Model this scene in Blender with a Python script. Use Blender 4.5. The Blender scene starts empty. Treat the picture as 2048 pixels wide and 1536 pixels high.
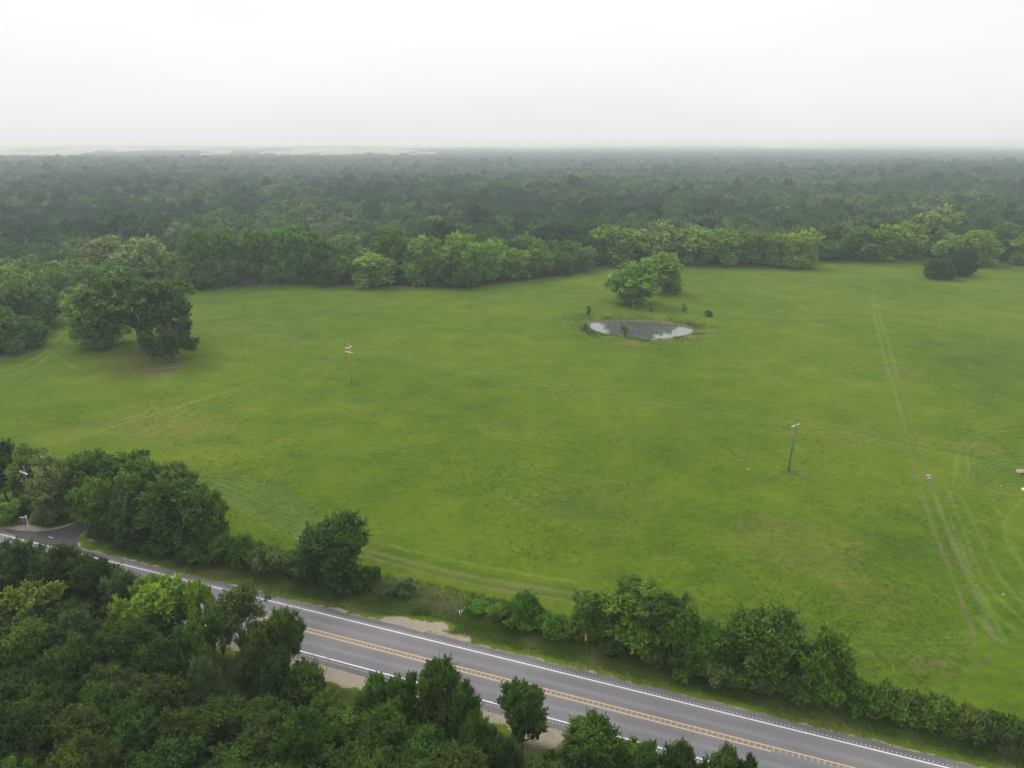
import bpy, math, random
import numpy as np
from mathutils import Vector, Matrix

# ------------------------------------------------------------------ camera, world, sun, exposure
S = bpy.context.scene
F = 1420.0                                   # focal length in pixels of a 2048 x 1536 frame
PITCH = math.atan((768 - 284) / F)           # camera tilts down; drone height 60 m
CAMH = 60.0
cam = bpy.data.objects.new('camera', bpy.data.cameras.new('camera'))
S.collection.objects.link(cam); S.camera = cam
cam.location = (0, 0, CAMH); cam.rotation_euler = (math.pi / 2 - PITCH, 0, 0)
cam.data.sensor_width = 36; cam.data.lens = F / 2048 * 36
cam.data.clip_start = 0.5; cam.data.clip_end = 90000

SUN_EL, SUN_AZ = math.radians(50), math.radians(-48)      # azimuth from +Y towards +X
w = bpy.data.worlds.new('World'); S.world = w; w.use_nodes = True
nt = w.node_tree; nt.nodes.clear()
sky = nt.nodes.new('ShaderNodeTexSky'); sky.sky_type = 'NISHITA'; sky.sun_disc = False
sky.sun_elevation = SUN_EL; sky.sun_rotation = SUN_AZ; sky.dust_density = 4.0; sky.air_density = 1.2
tc = nt.nodes.new('ShaderNodeTexCoord'); sx = nt.nodes.new('ShaderNodeSeparateXYZ')
nt.links.new(tc.outputs['Generated'], sx.inputs[0])
ramp = nt.nodes.new('ShaderNodeValToRGB')                  # overcast: darker at the horizon, bright overhead
e = ramp.color_ramp.elements
e[0].position = 0.0; e[0].color = (0.815, 0.820, 0.845, 1)
e[1].position = 1.0; e[1].color = (1.0, 1.0, 1.0, 1)
for p, c in ((0.03, (0.862, 0.864, 0.885)), (0.07, (0.912, 0.912, 0.928)), (0.12, (0.955, 0.957, 0.965)), (0.18, (0.985, 0.987, 0.992))):
    k = ramp.color_ramp.elements.new(p); k.color = (*c, 1)
nt.links.new(sx.outputs['Z'], ramp.inputs['Fac'])
mr = nt.nodes.new('ShaderNodeMapRange'); mr.inputs['From Min'].default_value = 0.15; mr.inputs['From Max'].default_value = 1.0
mr.inputs['To Min'].default_value = 10.65; mr.inputs['To Max'].default_value = 14.5
nt.links.new(sx.outputs['Z'], mr.inputs['Value'])
cl = nt.nodes.new('ShaderNodeTexNoise'); cl.inputs['Scale'].default_value = 2.2; cl.inputs['Detail'].default_value = 3
cmap = nt.nodes.new('ShaderNodeMapping'); cmap.inputs['Scale'].default_value = (1, 1, 5)
nt.links.new(tc.outputs['Generated'], cmap.inputs[0]); nt.links.new(cmap.outputs[0], cl.inputs['Vector'])
cm = nt.nodes.new('ShaderNodeMapRange'); cm.inputs['To Min'].default_value = 0.965; cm.inputs['To Max'].default_value = 1.03
cm.inputs['From Min'].default_value = 0.3; cm.inputs['From Max'].default_value = 0.7
nt.links.new(cl.outputs['Fac'], cm.inputs['Value'])
m1 = nt.nodes.new('ShaderNodeMath'); m1.operation = 'MULTIPLY'
nt.links.new(mr.outputs[0], m1.inputs[0]); nt.links.new(cm.outputs[0], m1.inputs[1])
sc = nt.nodes.new('ShaderNodeVectorMath'); sc.operation = 'SCALE'
nt.links.new(ramp.outputs['Color'], sc.inputs[0]); nt.links.new(m1.outputs[0], sc.inputs['Scale'])
mx = nt.nodes.new('ShaderNodeMixRGB'); mx.inputs['Fac'].default_value = 0.94
nt.links.new(sky.outputs['Color'], mx.inputs['Color1']); nt.links.new(sc.outputs[0], mx.inputs['Color2'])
bg = nt.nodes.new('ShaderNodeBackground'); bg.inputs['Strength'].default_value = 0.10
nt.links.new(mx.outputs['Color'], bg.inputs['Color'])
wo = nt.nodes.new('ShaderNodeOutputWorld'); nt.links.new(bg.outputs[0], wo.inputs['Surface'])

sun = bpy.data.objects.new('sun', bpy.data.lights.new('sun', 'SUN')); S.collection.objects.link(sun)
sun.data.energy = 1.35; sun.data.angle = math.radians(16); sun.data.color = (1, 0.96, 0.9)
sd = Vector((math.sin(SUN_AZ) * math.cos(SUN_EL), math.cos(SUN_AZ) * math.cos(SUN_EL), math.sin(SUN_EL)))
sun.rotation_euler = sd.to_track_quat('Z', 'Y').to_euler()

S.view_settings.view_transform = 'Standard'; S.view_settings.look = 'None'
S.view_settings.exposure = 0.0; S.view_settings.gamma = 1.0
S.cycles.volume_bounces = 2; S.cycles.max_bounces = 6; S.cycles.diffuse_bounces = 3
S.cycles.transmission_bounces = 4; S.cycles.transparent_max_bounces = 6
S.cycles.use_denoising = True; S.cycles.use_adaptive_sampling = True; S.cycles.adaptive_threshold = 0.004

C = S.collection
rng = np.random.default_rng(7)
random.seed(7)

# ------------------------------------------------------------------ pixel <-> world
sT, cT = math.sin(PITCH), math.cos(PITCH)
def at(u, v, z=0.0):
    a = (u - 1024) / F; b = (v - 768) / F
    t = (CAMH - z) / (sT + b * cT)
    return np.array([a * t, t * (cT - b * sT)])
def proj(x, y, z=0.0):
    dz = z - CAMH
    zc = y * cT - dz * sT
    return 1024 + F * x / zc, 768 - F * (y * sT + dz * cT) / zc, zc
def height_for(x, y, vtop):                   # height whose image row is vtop above ground point x, y
    lo, hi = 0.0, 40.0
    for _ in range(40):
        m = (lo + hi) / 2
        if proj(x, y, m)[1] > vtop: lo = m
        else: hi = m
    return lo
RD = np.array([0.94187304, -0.33596901]); RN = np.array([0.33596901, 0.94187304]); RP = np.array([-43.188, 86.642])
def rw(s, t): p = RP + RD * s + RN * t; return float(p[0]), float(p[1])
def st(x, y): q = np.array([x, y]) - RP; return float(q @ RD), float(q @ RN)

# ------------------------------------------------------------------ value noise in numpy
_tab = rng.random((256, 256))
def vnoise(x, y, scale, seed=0):
    x = np.asarray(x, float) / scale + seed * 17.3; y = np.asarray(y, float) / scale + seed * 7.1
    xi = np.floor(x).astype(int); yi = np.floor(y).astype(int); fx = x - xi; fy = y - yi
    fx = fx * fx * (3 - 2 * fx); fy = fy * fy * (3 - 2 * fy)
    a = _tab[xi % 256, yi % 256]; b = _tab[(xi + 1) % 256, yi % 256]; c = _tab[xi % 256, (yi + 1) % 256]; d = _tab[(xi + 1) % 256, (yi + 1) % 256]
    return (a * (1 - fx) + b * fx) * (1 - fy) + (c * (1 - fx) + d * fx) * fy
def seg_dist(x, y, pts, closed=False):
    x = np.asarray(x, float); y = np.asarray(y, float); best = np.full(x.shape, 1e9)
    n = len(pts)
    for i in range(n if closed else n - 1):
        a = pts[i]; b = pts[(i + 1) % n]; d = (b[0] - a[0], b[1] - a[1]); L = d[0] ** 2 + d[1] ** 2 + 1e-9
        t = np.clip(((x - a[0]) * d[0] + (y - a[1]) * d[1]) / L, 0, 1)
        best = np.minimum(best, np.hypot(x - a[0] - t * d[0], y - a[1] - t * d[1]))
    return best
def inside(x, y, pts):
    x = np.asarray(x, float); y = np.asarray(y, float); r = np.zeros(x.shape, bool); n = len(pts)
    for i in range(n):
        a = pts[i]; b = pts[(i + 1) % n]
        c = ((a[1] > y) != (b[1] > y)) & (x < (b[0] - a[0]) * (y - a[1]) / (b[1] - a[1] + 1e-12) + a[0])
        r ^= c
    return r
def smooth(pts, k=3):
    P = np.array(pts, float)
    for _ in range(k):
        Q = [P[0]]
        for i in range(len(P) - 1):
            Q += [P[i] * .75 + P[i + 1] * .25, P[i] * .25 + P[i + 1] * .75]
        Q.append(P[-1]); P = np.array(Q)
    return P
def px(pts, z=0.0, k=2): return smooth([at(u, v, z) for u, v in pts], k)

# ------------------------------------------------------------------ terrain
WL = -0.5
POND = [at(u, v, WL) for u, v in [(1174, 649), (1190, 645), (1209, 643.5), (1260, 642.5), (1315, 644.5), (1354, 651), (1379, 655.5), (1386, 660), (1380, 667), (1354, 673.5), (1325, 677),
        (1303, 680.5), (1286, 680), (1272, 676), (1248, 671.5), (1221, 671), (1202, 666), (1184, 658)]]
PC = np.mean(POND, axis=0)
def height(x, y):
    x = np.asarray(x, float); y = np.asarray(y, float)
    s = (x - RP[0]) * RD[0] + (y - RP[1]) * RD[1]; t = (x - RP[0]) * RN[0] + (y - RP[1]) * RN[1]
    h = (vnoise(x, y, 38, 1) - .5) * 0.5 + (vnoise(x, y, 9, 2) - .5) * 0.14
    road = np.clip((np.abs(t + 3.6) - 7) / 10, 0, 1)
    h = h * road
    ditch = np.exp(-((t - 4.2) / 1.6) ** 2) * 0.35
    h -= ditch * (s > -22)
    h -= np.where(np.abs(t + 3.6) < 4.6, 0.06, 0.0)
    d = seg_dist(x, y, POND, True) * np.where(inside(x, y, POND), -1, 1)
    near = d < 40
    back = 1 / (1 + np.exp(-((y - PC[1]) * 0.8 + np.abs(x - PC[0]) * 0.35 - 3) / 3))
    berm = np.exp(-((d - 8) / 4.2) ** 2) * (0.22 + .62 * back) * (0.75 + .5 * vnoise(x, y, 5, 5))
    hp = np.where(d < 0, WL + d * 0.35, WL + (1 - np.exp(-d / 1.3)) * (-WL + 0.0) + berm * np.clip(d / 2, 0, 1))
    hp = np.maximum(hp, -2.6)
    k = np.clip((d - 4) / 10, 0, 1)
    h = np.where(near, hp * 1.0 + h * k, h)
    far = np.clip((y - 480) / 500, 0, 1)
    h = h + far * ((vnoise(x, y, 330, 3) - .5) * 9 + (vnoise(x, y, 900, 4) - .5) * 10)
    far2 = np.clip((y - 2150) / 500, 0, 1)
    h = h * (1 - far2) + far2 * (-3 + (vnoise(x, y, 1500, 6) - .5) * 8) * np.clip((9000 - y) / 4000, 0, 1)
    return h
def hz(x, y): return float(height(np.array([x]), np.array([y]))[0])

# ------------------------------------------------------------------ materials
def mat(name):
    m = bpy.data.materials.new(name); m.use_nodes = True
    n = m.node_tree.nodes; b = n['Principled BSDF']
    return m, m.node_tree, b
def N(t, kind, **kw):
    n = t.nodes.new(kind)
    for k, v in kw.items():
        if k in n.inputs.keys(): n.inputs[k].default_value = v
        else: setattr(n, k, v)
    return n
def L(t, a, b): t.links.new(a, b)
def noise(t, vec, scale, detail=4, rough=.55):
    n = N(t, 'ShaderNodeTexNoise'); n.inputs['Scale'].default_value = scale; n.inputs['Detail'].default_value = detail; n.inputs['Roughness'].default_value = rough
    if vec is not None: L(t, vec, n.inputs['Vector'])
    return n.outputs['Fac']
def rmp(t, fac, stops):
    r = N(t, 'ShaderNodeValToRGB'); el = r.color_ramp.elements
    el[0].position, el[0].color = stops[0][0], (*stops[0][1], 1)
    el[1].position, el[1].color = stops[-1][0], (*stops[-1][1], 1)
    for p, c in stops[1:-1]:
        k = el.new(p); k.color = (*c, 1)
    L(t, fac, r.inputs['Fac']); return r.outputs['Color']
def mixc(t, fac, a, b, mode='MIX'):
    n = N(t, 'ShaderNodeMixRGB'); n.blend_type = mode
    for s, v in ((0, fac), (1, a), (2, b)):
        if isinstance(v, (int, float)): n.inputs[s].default_value = v
        elif isinstance(v, tuple): n.inputs[s].default_value = (*v, 1)
        else: L(t, v, n.inputs[s])
    return n.outputs[0]
def mrange(t, v, a, b, c=0.0, d=1.0):
    n = N(t, 'ShaderNodeMapRange'); L(t, v, n.inputs[0])
    for i, q in enumerate((a, b, c, d)): n.inputs[i + 1].default_value = q
    return n.outputs[0]
def math_(t, op, a, b=0.0):
    n = N(t, 'ShaderNodeMath'); n.operation = op
    for i, v in enumerate((a, b)):
        if isinstance(v, (int, float)): n.inputs[i].default_value = v
        else: L(t, v, n.inputs[i])
    return n.outputs[0]
def attr(t, name, typ='GEOMETRY'):
    n = N(t, 'ShaderNodeAttribute'); n.attribute_name = name; n.attribute_type = typ; return n
def simple(name, col, rough=.7, var=.15, scale=6, metallic=0, bump=0.0):
    m, t, b = mat(name); g = N(t, 'ShaderNodeTexCoord').outputs['Object']
    f = noise(t, g, scale)
    c0 = tuple(max(0, c * (1 - var)) for c in col); c1 = tuple(min(1, c * (1 + var)) for c in col)
    L(t, rmp(t, f, [(.3, c0), (.7, c1)]), b.inputs['Base Color'])
    b.inputs['Roughness'].default_value = rough; b.inputs['Metallic'].default_value = metallic
    b.inputs['Specular IOR Level'].default_value = .3
    if bump:
        bp = N(t, 'ShaderNodeBump'); bp.inputs['Strength'].default_value = bump; bp.inputs['Distance'].default_value = .05
        L(t, f, bp.inputs['Height']); L(t, bp.outputs[0], b.inputs['Normal'])
    return m

def ground_material():
    m, t, b = mat('pasture_ground'); g = N(t, 'ShaderNodeNewGeometry').outputs['Position']
    big = noise(t, g, 0.018, 4); mid = noise(t, g, 0.11, 5, .6); sm = noise(t, g, 0.7, 5, .7); fine = noise(t, g, 4.0, 4, .75)
    f = math_(t, 'ADD', math_(t, 'MULTIPLY', big, .28), math_(t, 'MULTIPLY', mid, .27))
    f = math_(t, 'ADD', f, math_(t, 'ADD', math_(t, 'MULTIPLY', sm, .27), math_(t, 'MULTIPLY', fine, .18)))
    col = rmp(t, f, [(.37, (.034, .076, .008)), (.45, (.064, .117, .007)), (.52, (.092, .144, .008)), (.59, (.130, .166, .013)), (.67, (.172, .164, .030))])
    # drier, browner turf
    dry = mrange(t, math_(t, 'ADD', attr(t, 'dry').outputs['Fac'], math_(t, 'MULTIPLY', math_(t, 'SUBTRACT', sm, .5), 1.6)), .25, 1.1)
    dn = rmp(t, fine, [(.3, (.12, .12, .03)), (.6, (.20, .145, .06)), (.8, (.26, .2, .1))])
    col = mixc(t, math_(t, 'MULTIPLY', dry, .75), col, dn)
    # combed, flattened grass: pale lines
    pale = math_(t, 'MULTIPLY', attr(t, 'pale').outputs['Fac'], mrange(t, sm, .25, .6, .45, 1.0))
    col = mixc(t, pale, col, (.20, .255, .075))
    lush = math_(t, 'MULTIPLY', attr(t, 'lush').outputs['Fac'], mrange(t, sm, .3, .6, .5, 1.0))
    col = mixc(t, lush, col, (.035, .085, .020))
    # bare earth
    wear = mrange(t, math_(t, 'ADD', attr(t, 'wear').outputs['Fac'], math_(t, 'MULTIPLY', math_(t, 'SUBTRACT', fine, .5), .9)), .3, .8)
    earth = rmp(t, sm, [(.3, (.110, .098, .050)), (.7, (.165, .143, .078))])
    col = mixc(t, wear, col, earth)
    # limestone gravel
    gr = mrange(t, math_(t, 'ADD', attr(t, 'gravel').outputs['Fac'], math_(t, 'ADD', math_(t, 'MULTIPLY', math_(t, 'SUBTRACT', sm, .5), 1.3), math_(t, 'MULTIPLY', math_(t, 'SUBTRACT', fine, .5), .7))), .42, .58)
    peb = N(t, 'ShaderNodeTexVoronoi'); peb.inputs['Scale'].default_value = 5.0; L(t, g, peb.inputs['Vector'])
    grc = mixc(t, mrange(t, peb.outputs['Distance'], 0, .6, 0, .5), rmp(t, sm, [(.3, (.31, .25, .18)), (.7, (.43, .37, .29))]), (.16, .13, .10))
    grc = mixc(t, .3, grc, rmp(t, fine, [(.3, (.15, .12, .09)), (.7, (.5, .45, .38))]))
    col = mixc(t, gr, col, grc)
    # woodland floor
    wd = attr(t, 'wood').outputs['Fac']
    col = mixc(t, wd, col, rmp(t, sm, [(.3, (.030, .040, .014)), (.7, (.055, .060, .025))]))
    # farmland far off
    sy = N(t, 'ShaderNodeSeparateXYZ'); L(t, g, sy.inputs[0])
    mp = N(t, 'ShaderNodeMapping'); mp.inputs['Scale'].default_value = (1 / 700, 1 / 1500, 1); L(t, g, mp.inputs[0])
    vo = N(t, 'ShaderNodeTexVoronoi'); vo.inputs['Scale'].default_value = 1.0; vo.feature = 'F1'; L(t, mp.outputs[0], vo.inputs['Vector'])
    vs = N(t, 'ShaderNodeSeparateColor'); L(t, vo.outputs['Color'], vs.inputs[0])
    fc = rmp(t, vs.outputs[0], [(0, (.12, .18, .05)), (.3, (.22, .25, .10)), (.55, (.30, .29, .16)), (.8, (.15, .2, .06)), (1, (.36, .31, .2))])
    col = mixc(t, mrange(t, sy.outputs['Y'], 2150, 2350), col, fc)
    L(t, col, b.inputs['Base Color']); b.inputs['Roughness'].default_value = .95; b.inputs['Specular IOR Level'].default_value = .04
    b.inputs['Sheen Weight'].default_value = .03; b.inputs['Sheen Roughness'].default_value = .6; b.inputs['Sheen Tint'].default_value = (.55, .70, .22, 1)
    bp = N(t, 'ShaderNodeBump'); bp.inputs['Strength'].default_value = .55; bp.inputs['Distance'].default_value = .3
    L(t, math_(t, 'ADD', math_(t, 'MULTIPLY', sm, .7), math_(t, 'MULTIPLY', fine, .35)), bp.inputs['Height']); L(t, bp.outputs[0], b.inputs['Normal'])
    return m

def leaf_material(name, far=False, trans=.22):
    m, t, b = mat(name)
    out = [n for n in t.nodes if n.type == 'OUTPUT_MATERIAL'][0]
    va = attr(t, 'v').outputs['Fac']
    g = N(t, 'ShaderNodeNewGeometry').outputs['Position']
    oi = N(t, 'ShaderNodeObjectInfo')
    if far:
        tone = attr(t, 'tone', 'INSTANCER').outputs['Fac']
        base = rmp(t, tone, [(0, (.036, .088, .030)), (.35, (.066, .146, .042)), (.6, (.098, .194, .054)), (.8, (.142, .245, .068)), (.93, (.19, .28, .088)), (1, (.21, .25, .10))])
    else:
        base = oi.outputs['Color']
    n2 = noise(t, g, .28 if not far else .12, 3, .6)
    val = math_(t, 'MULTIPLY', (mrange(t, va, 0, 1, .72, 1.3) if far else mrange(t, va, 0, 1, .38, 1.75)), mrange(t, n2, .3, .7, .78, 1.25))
    sc = N(t, 'ShaderNodeVectorMath'); sc.operation = 'SCALE'; L(t, base, sc.inputs[0]); L(t, val, sc.inputs['Scale'])
    hs = N(t, 'ShaderNodeHueSaturation'); L(t, sc.outputs[0], hs.inputs['Color'])
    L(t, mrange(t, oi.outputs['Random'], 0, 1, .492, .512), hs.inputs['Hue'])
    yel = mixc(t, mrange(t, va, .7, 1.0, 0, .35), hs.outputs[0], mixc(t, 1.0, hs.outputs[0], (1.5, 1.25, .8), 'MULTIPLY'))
    L(t, yel, b.inputs['Base Color']); b.inputs['Roughness'].default_value = .7; b.inputs['Specular IOR Level'].default_value = .12
    tr = N(t, 'ShaderNodeBsdfTranslucent'); L(t, mixc(t, 1.0, yel, (1.2, 1.3, .6), 'MULTIPLY'), tr.inputs['Color'])
    mxs = N(t, 'ShaderNodeMixShader'); mxs.inputs[0].default_value = trans
    L(t, b.outputs[0], mxs.inputs[1]); L(t, tr.outputs[0], mxs.inputs[2]); L(t, mxs.outputs[0], out.inputs['Surface'])
    return m
def asphalt(name, c0, c1, wheel=True):
    m, t, b = mat(name); g = N(t, 'ShaderNodeTexCoord').outputs['Object']
    fine = noise(t, g, 9.0, 5, .8); big = noise(t, g, .12, 3)
    f = math_(t, 'ADD', math_(t, 'MULTIPLY', fine, .5), math_(t, 'MULTIPLY', big, .5))
    col = rmp(t, f, [(.38, c0), (.62, c1)])
    if wheel:                                              # tyre-polished bands and the darker strip between, along local x
        s = N(t, 'ShaderNodeSeparateXYZ'); L(t, g, s.inputs[0])
        wv = math_(t, 'SINE', math_(t, 'MULTIPLY', math_(t, 'ADD', s.outputs['Y'], 0.62), 2 * math.pi / 1.8))
        mp = N(t, 'ShaderNodeMapping'); mp.inputs['Scale'].default_value = (.06, 1.6, 1); L(t, g, mp.inputs[0])
        st_ = noise(t, mp.outputs[0], 1.0, 4)
        col = mixc(t, math_(t, 'MULTIPLY', mrange(t, wv, -.2, 1, 0, 1), mrange(t, st_, .3, .7, .12, .38)), col, tuple(c * 1.5 for c in c1))
        mp2 = N(t, 'ShaderNodeMapping'); mp2.inputs['Scale'].default_value = (.9, .5, 1); L(t, g, mp2.inputs[0])
        spot = noise(t, mp2.outputs[0], 1.1, 5, .65)
        col = mixc(t, mrange(t, spot, .66, .74, 0, .55), col, tuple(c * .55 for c in c0))
    L(t, col, b.inputs['Base Color']); b.inputs['Roughness'].default_value = .85; b.inputs['Specular IOR Level'].default_value = .25
    bp = N(t, 'ShaderNodeBump'); bp.inputs['Strength'].default_value = .3; bp.inputs['Distance'].default_value = .01
    L(t, fine, bp.inputs['Height']); L(t, bp.outputs[0], b.inputs['Normal'])
    return m
def paint(name, col, wornto):
    m, t, b = mat(name); g = N(t, 'ShaderNodeTexCoord').outputs['Object']
    f = noise(t, g, 3.5, 5, .8)
    L(t, mixc(t, mrange(t, f, .50, .72, 0, .7), col, wornto), b.inputs['Base Color']); b.inputs['Roughness'].default_value = .7
    return m

M_ground = ground_material()
M_leaf = leaf_material('leaves'); M_far = leaf_material('wood_canopy', far=True, trans=.12)
M_bark = simple('bark', (.105, .085, .065), .9, .35, 3, bump=.4)
M_twig = simple('dead_twigs', (.20, .165, .135), .9, .3, 5)
M_pale_twig = simple('bleached_twigs', (.30, .28, .24), .9, .25, 5)
M_asph = asphalt('road_asphalt', (.138, .135, .144), (.188, .184, .192))
M_shoulder = asphalt('shoulder_asphalt', (.105, .100, .104), (.175, .168, .165), False)
M_drive = asphalt('driveway_asphalt', (.050, .048, .050), (.095, .090, .090), False)
M_white = paint('white_paint', (.72, .72, .72), (.30, .30, .30))
M_yellow = paint('yellow_paint', (.66, .43, .16), (.36, .27, .16))
M_rumble = paint('rumble_marks', (.38, .37, .34), (.24, .235, .22))
M_rumble2 = paint('centre_rumble_marks', (.32, .27, .21), (.17, .165, .16))
M_water = mat('pond_water')
def _w():
    m, t, b = M_water; g = N(t, 'ShaderNodeNewGeometry').outputs['Position']
    b.inputs['Base Color'].default_value = (.09, .10, .10, 1); b.inputs['Roughness'].default_value = .02; b.inputs['IOR'].default_value = 1.85
    bp = N(t, 'ShaderNodeBump'); bp.inputs['Strength'].default_value = .03; bp.inputs['Distance'].default_value = .03
    mp = N(t, 'ShaderNodeMapping'); mp.inputs['Scale'].default_value = (.6, 2.2, 1); L(t, g, mp.inputs[0])
    L(t, noise(t, mp.outputs[0], 1.0, 2), bp.inputs['Height']); L(t, bp.outputs[0], b.inputs['Normal'])
_w(); M_water = M_water[0]
M_polered = simple('reddish_pole_wood', (.44, .26, .10), .8, .25, 2)
M_polegrey = simple('weathered_pole_wood', (.17, .15, .13), .9, .25, 2)
M_arm = simple('bleached_crossarm', (.78, .78, .76), .7, .1, 3)
M_ins = simple('insulator_glaze', (.30, .33, .36), .3, .2, 3)
M_wire = simple('aluminium_wire', (.42, .44, .42), .5, .1, 1, metallic=.3)
M_signdark = simple('navy_sign_board', (.03, .045, .065), .5, .1, 4)
M_signwhite = simple('white_sign_post', (.75, .75, .75), .5, .06, 4)
M_orange = simple('orange_marker', (.85, .34, .10), .5, .12, 6)
M_conc = simple('pale_concrete', (.36, .32, .25), .9, .15, 5, bump=.3)
M_tan = simple('tan_timber', (.62, .50, .36), .8, .12, 4)
M_stone = simple('limestone', (.36, .32, .24), .95, .2, 4, bump=.4)
M_barn = simple('white_barn_siding', (.82, .82, .80), .6, .05, .3)
M_barnroof = simple('metal_barn_roof', (.70, .71, .70), .4, .08, .3)

def leafgrass():
    m, t, b = mat('grass_blades'); va = attr(t, 'v').outputs['Fac']
    L(t, rmp(t, va, [(0, (.040, .085, .014)), (.4, (.085, .155, .020)), (.7, (.135, .205, .035)), (.9, (.21, .24, .07)), (1, (.30, .27, .12))]), b.inputs['Base Color'])
    b.inputs['Roughness'].default_value = .7; b.inputs['Specular IOR Level'].default_value = .2
    return m
M_grass = leafgrass()

# ------------------------------------------------------------------ mesh helpers
def mesh_np(name, V, Fc, m=None, attrs=None, smooth_=False):
    V = np.asarray(V, np.float32); Fc = np.asarray(Fc, np.int32)
    me = bpy.data.meshes.new(name); k = Fc.shape[1]
    me.vertices.add(len(V)); me.vertices.foreach_set('co', V.ravel())
    me.loops.add(Fc.size); me.loops.foreach_set('vertex_index', Fc.ravel())
    me.polygons.add(len(Fc)); me.polygons.foreach_set('loop_start', np.arange(0, Fc.size, k, dtype=np.int32))
    me.polygons.foreach_set('loop_total', np.full(len(Fc), k, np.int32))
    me.update(calc_edges=True); me.validate()
    if smooth_: me.polygons.foreach_set('use_smooth', np.ones(len(Fc), bool))
    for n, a in (attrs or {}).items():
        dom = 'FACE' if len(a) == len(Fc) and len(a) != len(V) else 'POINT'
        at_ = me.attributes.new(n, 'FLOAT', dom); at_.data.foreach_set('value', np.asarray(a, np.float32))
    if m: me.materials.append(m)
    return me
class MB:
    def __init__(s): s.V = []; s.Fc = []
    def add(s, vs, fs):
        o = len(s.V); s.V += [tuple(map(float, v)) for v in vs]; s.Fc += [tuple(i + o for i in f) for f in fs]
    def box(s, c, d, M=None, taper=1.0):
        x, y, z = d[0] / 2, d[1] / 2, d[2] / 2
        vs = [Vector((sx_ * x * (taper if sz > 0 else 1), sy_ * y * (taper if sz > 0 else 1), sz * z)) for sz in (-1, 1) for sx_, sy_ in ((-1, -1), (1, -1), (1, 1), (-1, 1))]
        if M is not None: vs = [M @ v for v in vs]
        vs = [v + Vector(c) for v in vs]
        s.add(vs, [(3, 2, 1, 0), (4, 5, 6, 7), (0, 1, 5, 4), (1, 2, 6, 5), (2, 3, 7, 6), (3, 0, 4, 7)])
    def tube(s, pts, rad, n=7, cap=True):
        pts = [Vector(p) for p in pts]; k = len(pts)
        if isinstance(rad, (int, float)): rad = [rad] * k
        rings = []; vs = []
        for i, p in enumerate(pts):
            d = (pts[min(i + 1, k - 1)] - pts[max(i - 1, 0)]).normalized()
            a = d.orthogonal().normalized() if i == 0 else (prev - d * prev.dot(d)).normalized()
            prev = a; b_ = d.cross(a)
            for j in range(n):
                th = 2 * math.pi * j / n; vs.append(p + (a * math.cos(th) + b_ * math.sin(th)) * rad[i])
        fs = [(i * n + j, i * n + (j + 1) % n, (i + 1) * n + (j + 1) % n, (i + 1) * n + j) for i in range(k - 1) for j in range(n)]
        if cap: fs += [tuple(reversed(range(n))), tuple(range((k - 1) * n, k * n))]
        s.add(vs, fs)
    def mesh(s, name, m, smooth_=False):
        me = bpy.data.meshes.new(name); me.from_pydata(s.V, [], s.Fc); me.update()
        me.materials.append(m)
        if smooth_:
            for p in me.polygons: p.use_smooth = True
        return me
def link(name, data, parent=None, loc=None):
    o = bpy.data.objects.new(name, data); C.objects.link(o)
    if parent is not None: o.parent = parent
    if loc is not None: o.location = loc
    return o
def tag(o, label=None, cat=None, group=None, kind=None):
    if label: o['label'] = label
    if cat: o['category'] = cat
    if group: o['group'] = group
    if kind: o['kind'] = kind
    return o
def thing(name, label, cat, loc, rotz=0, group=None):
    o = link(name, None, None, loc); o.rotation_euler = (0, 0, rotz); o.empty_display_size = .5
    return tag(o, label, cat, group)

# ------------------------------------------------------------------ ground sheet
def geo(a, b, n, ratio_end): return a + (b - a) * np.linspace(0, 1, n) ** ratio_end
xs = np.concatenate([-geo(150, 34000, 70, 3.2)[::-1], np.arange(-149.6, 149.7, .36), geo(150, 34000, 70, 3.2)])
ys = np.concatenate([[-1500, -600, -250, -100, -40, 0, 20, 35], np.arange(45, 135, .32), np.arange(135.4, 255, .7), np.arange(256, 420, 2.0), geo(422, 2600, 110, 1.3), geo(2650, 34000, 60, 2.4)])
GX, GY = np.meshgrid(xs, ys); gx, gy = GX.ravel(), GY.ravel()
gh = height(gx, gy)
nearm = (np.abs(gx) < 420) & (gy > 30) & (gy < 480)
ix = np.where(nearm)[0]; X, Y = gx[ix], gy[ix]
A = {k: np.zeros(len(gx)) for k in ('dry', 'pale', 'lush', 'wear', 'gravel', 'wood')}
def line(key, pts, width, amt=1.0):
    P = np.array(pts); lo = P.min(0) - 3 * width - 1; hi = P.max(0) + 3 * width + 1
    j = np.where((X > lo[0]) & (X < hi[0]) & (Y > lo[1]) & (Y < hi[1]))[0]
    d = seg_dist(X[j], Y[j], pts) + (vnoise(X[j], Y[j], 1.3, 9) - .5) * width * .5
    d = d + (vnoise(X[j], Y[j], 4.5, 14) - .5) * width * .7; am = amt * (.62 + .62 * vnoise(X[j], Y[j], 3.1, 15))
    a = A[key]; a[ix[j]] = np.maximum(a[ix[j]], am * np.exp(-(np.maximum(d, 0) / width) ** 2.6))
def blob(key, u, v, ru, rv, amt=1.0, z=0):
    c = at(u, v); a1 = at(u + ru, v); b1 = at(u, v - rv)
    rx = abs(a1[0] - c[0]); ry = abs(b1[1] - c[1])
    q = ((X - c[0]) / rx) ** 2 + ((Y - c[1]) / ry) ** 2 + (vnoise(X, Y, max(rx, ry) * .35, 12) - .5) * 1.2
    a = A[key]; a[ix] = np.maximum(a[ix], amt * np.clip(1.3 - q, 0, 1))
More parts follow.
